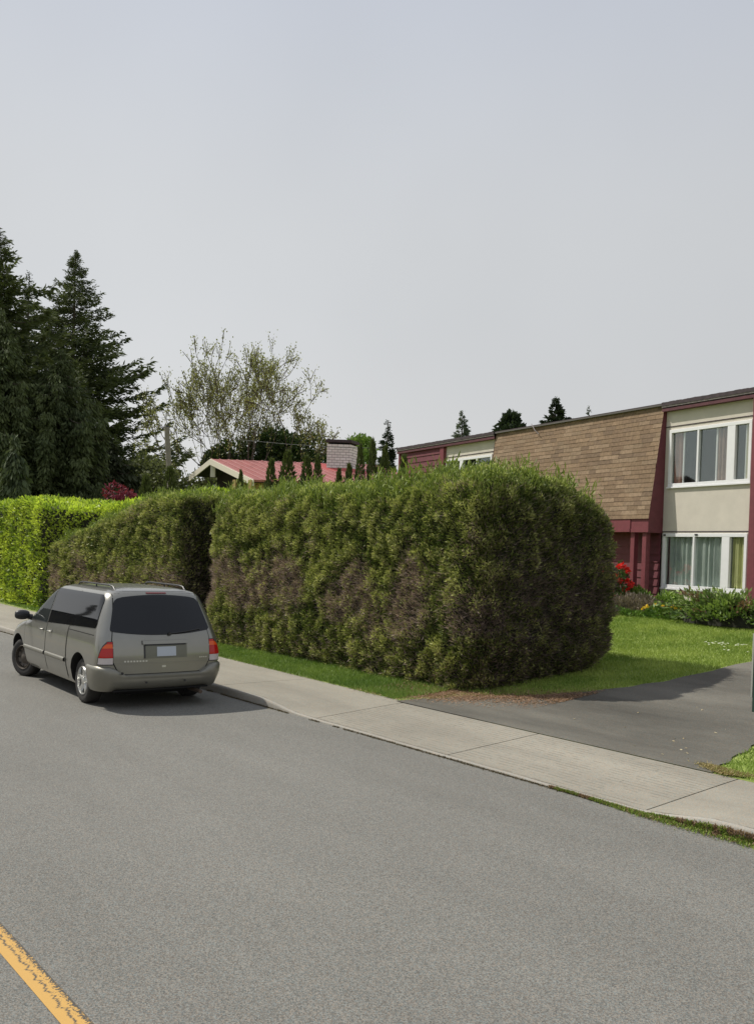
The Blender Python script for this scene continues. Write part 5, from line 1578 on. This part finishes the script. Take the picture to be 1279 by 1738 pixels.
# ------------------------------------------------------------------ ground dressing
# grass blades
def blades(name, X, Y, H, Wd, c0, c1, kind='stuff', label=None, zoff=.015, walk=False):
    N = len(X); Z = np.array([gz(y) for y in Y]) + zoff if not walk else np.array([walkz(x, y) for x, y in zip(X, Y)]) + zoff
    P = np.stack([X, Y, Z], 1); A = np.stack([rng.normal(size=N) * .45, rng.normal(size=N) * .45, np.ones(N)], 1); A = norm(A)
    B = norm(np.cross(A, rng.normal(size=(N, 3))))
    v = np.empty((N, 3, 3)); v[:, 0] = P - B * Wd; v[:, 1] = P + B * Wd; v[:, 2] = P + A * (H * rng.uniform(.5, 1.3, N))[:, None]
    t = np.clip(fbm(P, 1.6, 91) * 1.5 - .25 + rng.normal(size=N) * .2, 0, 1); C = mixc(c0, c1, t)
    o = mk(name, v.reshape(-1, 3), np.arange(N * 3).reshape(N, 3), M['leaf'], cols=np.repeat(C, 3, 0)); tag(o, label, kind=kind); return o
N = 150000
X = rng.uniform(-16, -8.6, N); Y = rng.uniform(10.5, 19.5, N)
edgeL = np.interp(Y, [p[1] for p in Lf], [p[0] for p in Lf])
k = X < edgeL - .02
Xb = rng.uniform(-8, -4.2, 26000); Yb = rng.uniform(9.2, 13, 26000); eR = np.interp(Yb, [p[1] for p in Rt], [p[0] for p in Rt]); kb_ = Xb > eR + .02
xs1, ys1 = np.concatenate([X[k], Xb[kb_]]), np.concatenate([Y[k], Yb[kb_]])
blades('grass', xs1, ys1, np.full(len(xs1), .055), .006, (.16, .25, .04), (.38, .46, .11), label='short mown grass of the front lawn')
N = 52000; X = rng.uniform(-24, -11.1, N); yi = np.array([xin(x) for x in X]); Y = yi + rng.random(N) ** 1.1 * (10.75 - yi) + rng.normal(size=N) * .025 - .03
k = (X < -11.25) 
blades('grass', X[k], Y[k], np.full(k.sum(), .075), .007, (.10, .18, .03), (.25, .34, .08), label='longer grass strip between pavement and hedge')
N = 9000; X = rng.uniform(-40, -24, N); yi = np.array([xin(x) for x in X]); Y = yi + rng.random(N) * .6
blades('grass', X, Y, np.full(N, .09), .015, (.10, .18, .03), (.25, .34, .08), label='grass verge under the laurel hedge')
# moss and weeds in the gutter at the right
N = 16000; X = rng.uniform(-6.6, -2.5, N); Y = KF - .01 - np.abs(rng.normal(size=N)) * .055 * np.clip((X + 6.3) * .9, .15, 1)
gr = rng.random(N) * 0
up_ = rng.random(N) ** 1.6 * np.clip((X + 5.5) * .09, 0, .085); Y = np.where(up_ > .012, KF - .004 - rng.random(N) * .02, Y)
P = np.stack([X, Y, .003 + up_], 1); A = np.stack([rng.normal(size=N) * .7, rng.normal(size=N) * .7, np.ones(N)], 1)
t = (fbm(P, 3.5, 12) > .47) & (rng.random(N) < .8)
C = np.where(t[:, None], mixc((.12, .19, .035), (.30, .37, .08), rng.random(N)), mixc((.16, .11, .07), (.40, .28, .18), rng.random(N)))
o = leafobj('gutter_weeds', cards(P, A, .028 * rng.uniform(.5, 1.5, N), .012), C, M['leaf']); tag(o, 'moss and small weeds along the kerb', kind='stuff')
# dirt line along the whole kerb foot
N = 12000; X = rng.uniform(-26, -5, N); Y = KF - .004 - np.abs(rng.normal(size=N)) * .018
k = fbm(np.stack([X, Y * 0, X * 0], 1), 1.2, 55) > .42; X, Y = X[k], Y[k]; N = len(X)
P = np.stack([X, Y, np.full(N, .003)], 1); A = np.stack([rng.normal(size=N), rng.normal(size=N), .5 + 0 * X], 1)
o = leafobj('gutter_debris', cards(P, A, .018 * rng.uniform(.5, 1.6, N), .01), mixc((.06, .045, .03), (.16, .13, .07), rng.random(N)), M['leaf']); tag(o, 'dark leaf crumbs along the foot of the kerb', kind='stuff')
# brown cedar litter at the foot of the big hedge
N = 26000; X = rng.uniform(-12.4, -9.35, N); Y = 10.1 + rng.normal(size=N) * .35 + np.clip((X + 11.2), 0, 3) * .62
P = np.stack([X, Y, np.array([gz(y) for y in Y]) + .027], 1); k = fbm(P, 2.4, 5) + rng.random(N) * .35 > .52; P = P[k]; N = len(P)
A = rng.normal(size=(N, 3)); A[:, 2] = np.abs(A[:, 2]) * .12
o = leafobj('cedar_litter', cards(P, A, .035 * rng.uniform(.5, 1.5, N), .012, nrm=np.tile([[0, 0, 1.]], (N, 1)), jit=.3), mixc((.20, .12, .07), (.46, .30, .20), rng.random(N)), M['leaf']); tag(o, 'rusty brown cedar litter spread under the hedge', kind='stuff')
# fallen leaves on the driveway
N = 90; X = rng.uniform(-10.8, -5.9, N); Y = rng.uniform(9.3, 12.5, N); k = rng.random(N) < np.clip(.25 + (X + 8) * .35, .12, 1); X, Y = X[k], Y[k]; N = len(X)
P = np.stack([X, Y, np.array([gz(y) for y in Y]) + .028], 1); A = rng.normal(size=(N, 3)); A[:, 2] = np.abs(A[:, 2]) * .2
o = leafobj('fallen_leaves', cards(P, A, .04 * rng.uniform(.4, 1.3, N), .025, nrm=np.tile([[0, 0, 1.]], (N, 1)), jit=.3), mixc((.35, .26, .13), (.6, .52, .34), rng.random(N)), M['leaf']); tag(o, 'scattered pale fallen leaves on the driveway', kind='stuff')
# bare earth and litter where driveway, pavement and grass meet
N = 5000; X = -5.66 + rng.normal(size=N) * .15; Y = 9.27 + rng.normal(size=N) * .05 + np.abs(X + 5.6) * .3
P = np.stack([X, Y, np.array([gz(y) for y in Y]) + .026], 1); A = rng.normal(size=(N, 3)); A[:, 2] = np.abs(A[:, 2]) * .4
o = leafobj('dry_grass', cards(P, A, .03 * rng.uniform(.5, 1.5, N), .008), mixc((.22, .17, .07), (.45, .38, .18), rng.random(N)), M['leaf']); tag(o, 'dry brown grass at the corner of driveway and pavement', kind='stuff')
# daisies
V_ = []; C_ = []
for cx_, cy_, n_, w_ in ((-10.45, 16.45, 16, .22), (-9.9, 16.55, 9, .16), (-9.6, 15.95, 5, .15), (-10.1, 16.5, 3, .1)):
    for k in range(n_):
        x, y = cx_ + random.gauss(0, w_), cy_ + random.gauss(0, w_ * .6); c_ = np.array([x, y, gz(y) + .075])
        a = np.arange(7) / 7 * 6.283; d = np.stack([np.cos(a), np.sin(a), .35 + 0 * a], 1)
        V_.append(cards(np.repeat(c_[None], 7, 0), d, .026, .016)); C_.append(np.tile([[.82, .82, .80]], (7, 1)))
o = leafobj('daisies', np.concatenate(V_), np.concatenate(C_), M['petal']); tag(o, 'small white daisies dotted in the lawn near the driveway', kind='stuff')

# hanging yard sign whose edge just enters the photo on the right
sg_ = empty('hanging_sign', (-4.995, 9.95, gz(9.95))); tag(sg_, 'dark green hanging panel cut off by the right edge of the photo', 'sign')
mb = MB(); zb_ = gz(9.95)
mb.box(-.765, -.15, -.012, .012, .735 - zb_, 1.60 - zb_); bevel(mb.build('panel', plain('dark_green_panel', (.018, .045, .035), .4), sg_), .003)
mb = MB(); mb.box(-.785, -.766, -.016, .016, .90 - zb_, 1.62 - zb_); mb.build('panel_edge', M['alloy'], sg_)
mb = MB(); mb.box(.0, .09, -.045, .045, -.1, 1.95); mb.build('post', M['white'], sg_)
mb = MB(); mb.box(-.70, .0, -.03, .03, 1.75, 1.83); mb.build('arm', M['white'], sg_)
mb = MB(); mb.tube([(-.62, 0, 1.75), (-.62, 0, 1.60 - zb_)], .006, 6); mb.tube([(-.25, 0, 1.75), (-.25, 0, 1.60 - zb_)], .006, 6); build_each(mb, 'hanger', M['blackplastic'], sg_)

# across the street (seen only in the van and house windows)
conifer('street_tree', (-62.0, -12.0, 0), 5.0, 1.6, 150, 120, 'taller young conifer across the street', dk0, dk1, 61, cardL=.4, cardW=.15)
conifer('street_tree', (-59.0, -11.0, 0), 4.0, 1.8, 150, 120, 'shorter young conifer across the street', dk0, dk1, 62, cardL=.4, cardW=.15)
blobtree('street_broadleaf', (-16.0, -24.0, 0), 9.5, 4.2, 9000, .3, .2, (.02, .04, .012), (.06, .09, .03), 'dense tree standing well back across the street', 63, lobes=14)

oh = empty('neighbour_house', (-78, -15, 0)); tag(oh, 'two-storey brown house across the street, mirrored in the van side glass', 'house')
MB().box(-11, 11, -5, 5, 0, 7.6).build('wall', plain('brown_house_wall', (.09, .07, .055), .9, noise=.2), oh)
rf_ = MB(); rf_.add([(-11.6, -5.6, 7.5), (11.6, -5.6, 7.5), (11.6, 5.6, 7.5), (-11.6, 5.6, 7.5), (-11.6, 0, 9.9), (11.6, 0, 9.9)], [(0, 1, 5, 4), (3, 4, 5, 2), (0, 4, 3), (1, 2, 5), (0, 3, 2, 1)]); rf_.build('roof', M['roofcap'], oh)
for x_, z_ in ((-7, 1.2), (0, 1.2), (7, 1.2), (-7, 4.0), (0, 4.0), (7, 4.0)):
    wn = MB().box(x_ - .8, x_ + .8, 5.01, 5.06, z_, z_ + 1.3).build('window', M['white'], oh)
    MB().box(x_ - .7, x_ + .7, 5.07, 5.09, z_ + .1, z_ + 1.2).build('pane', M['carglass'], wn)
MB().box(10.99, 11.04, -1, .2, 0, 2.1).build('door', M['trimred'], oh)
op = empty('street_pole', (-65.3, -9.0, 0)); tag(op, 'wooden pole beside the brown house across the street', 'pole')
mb = MB(); mb.tube([(0, 0, 0), (0, 0, 10.2)], [.26, .2], 10); mb.build('shaft', M['twig'], op); mb = MB(); mb.box(-.9, .9, -.06, .06, 9.2, 9.4); mb.build('crossarm', M['twig'], op)
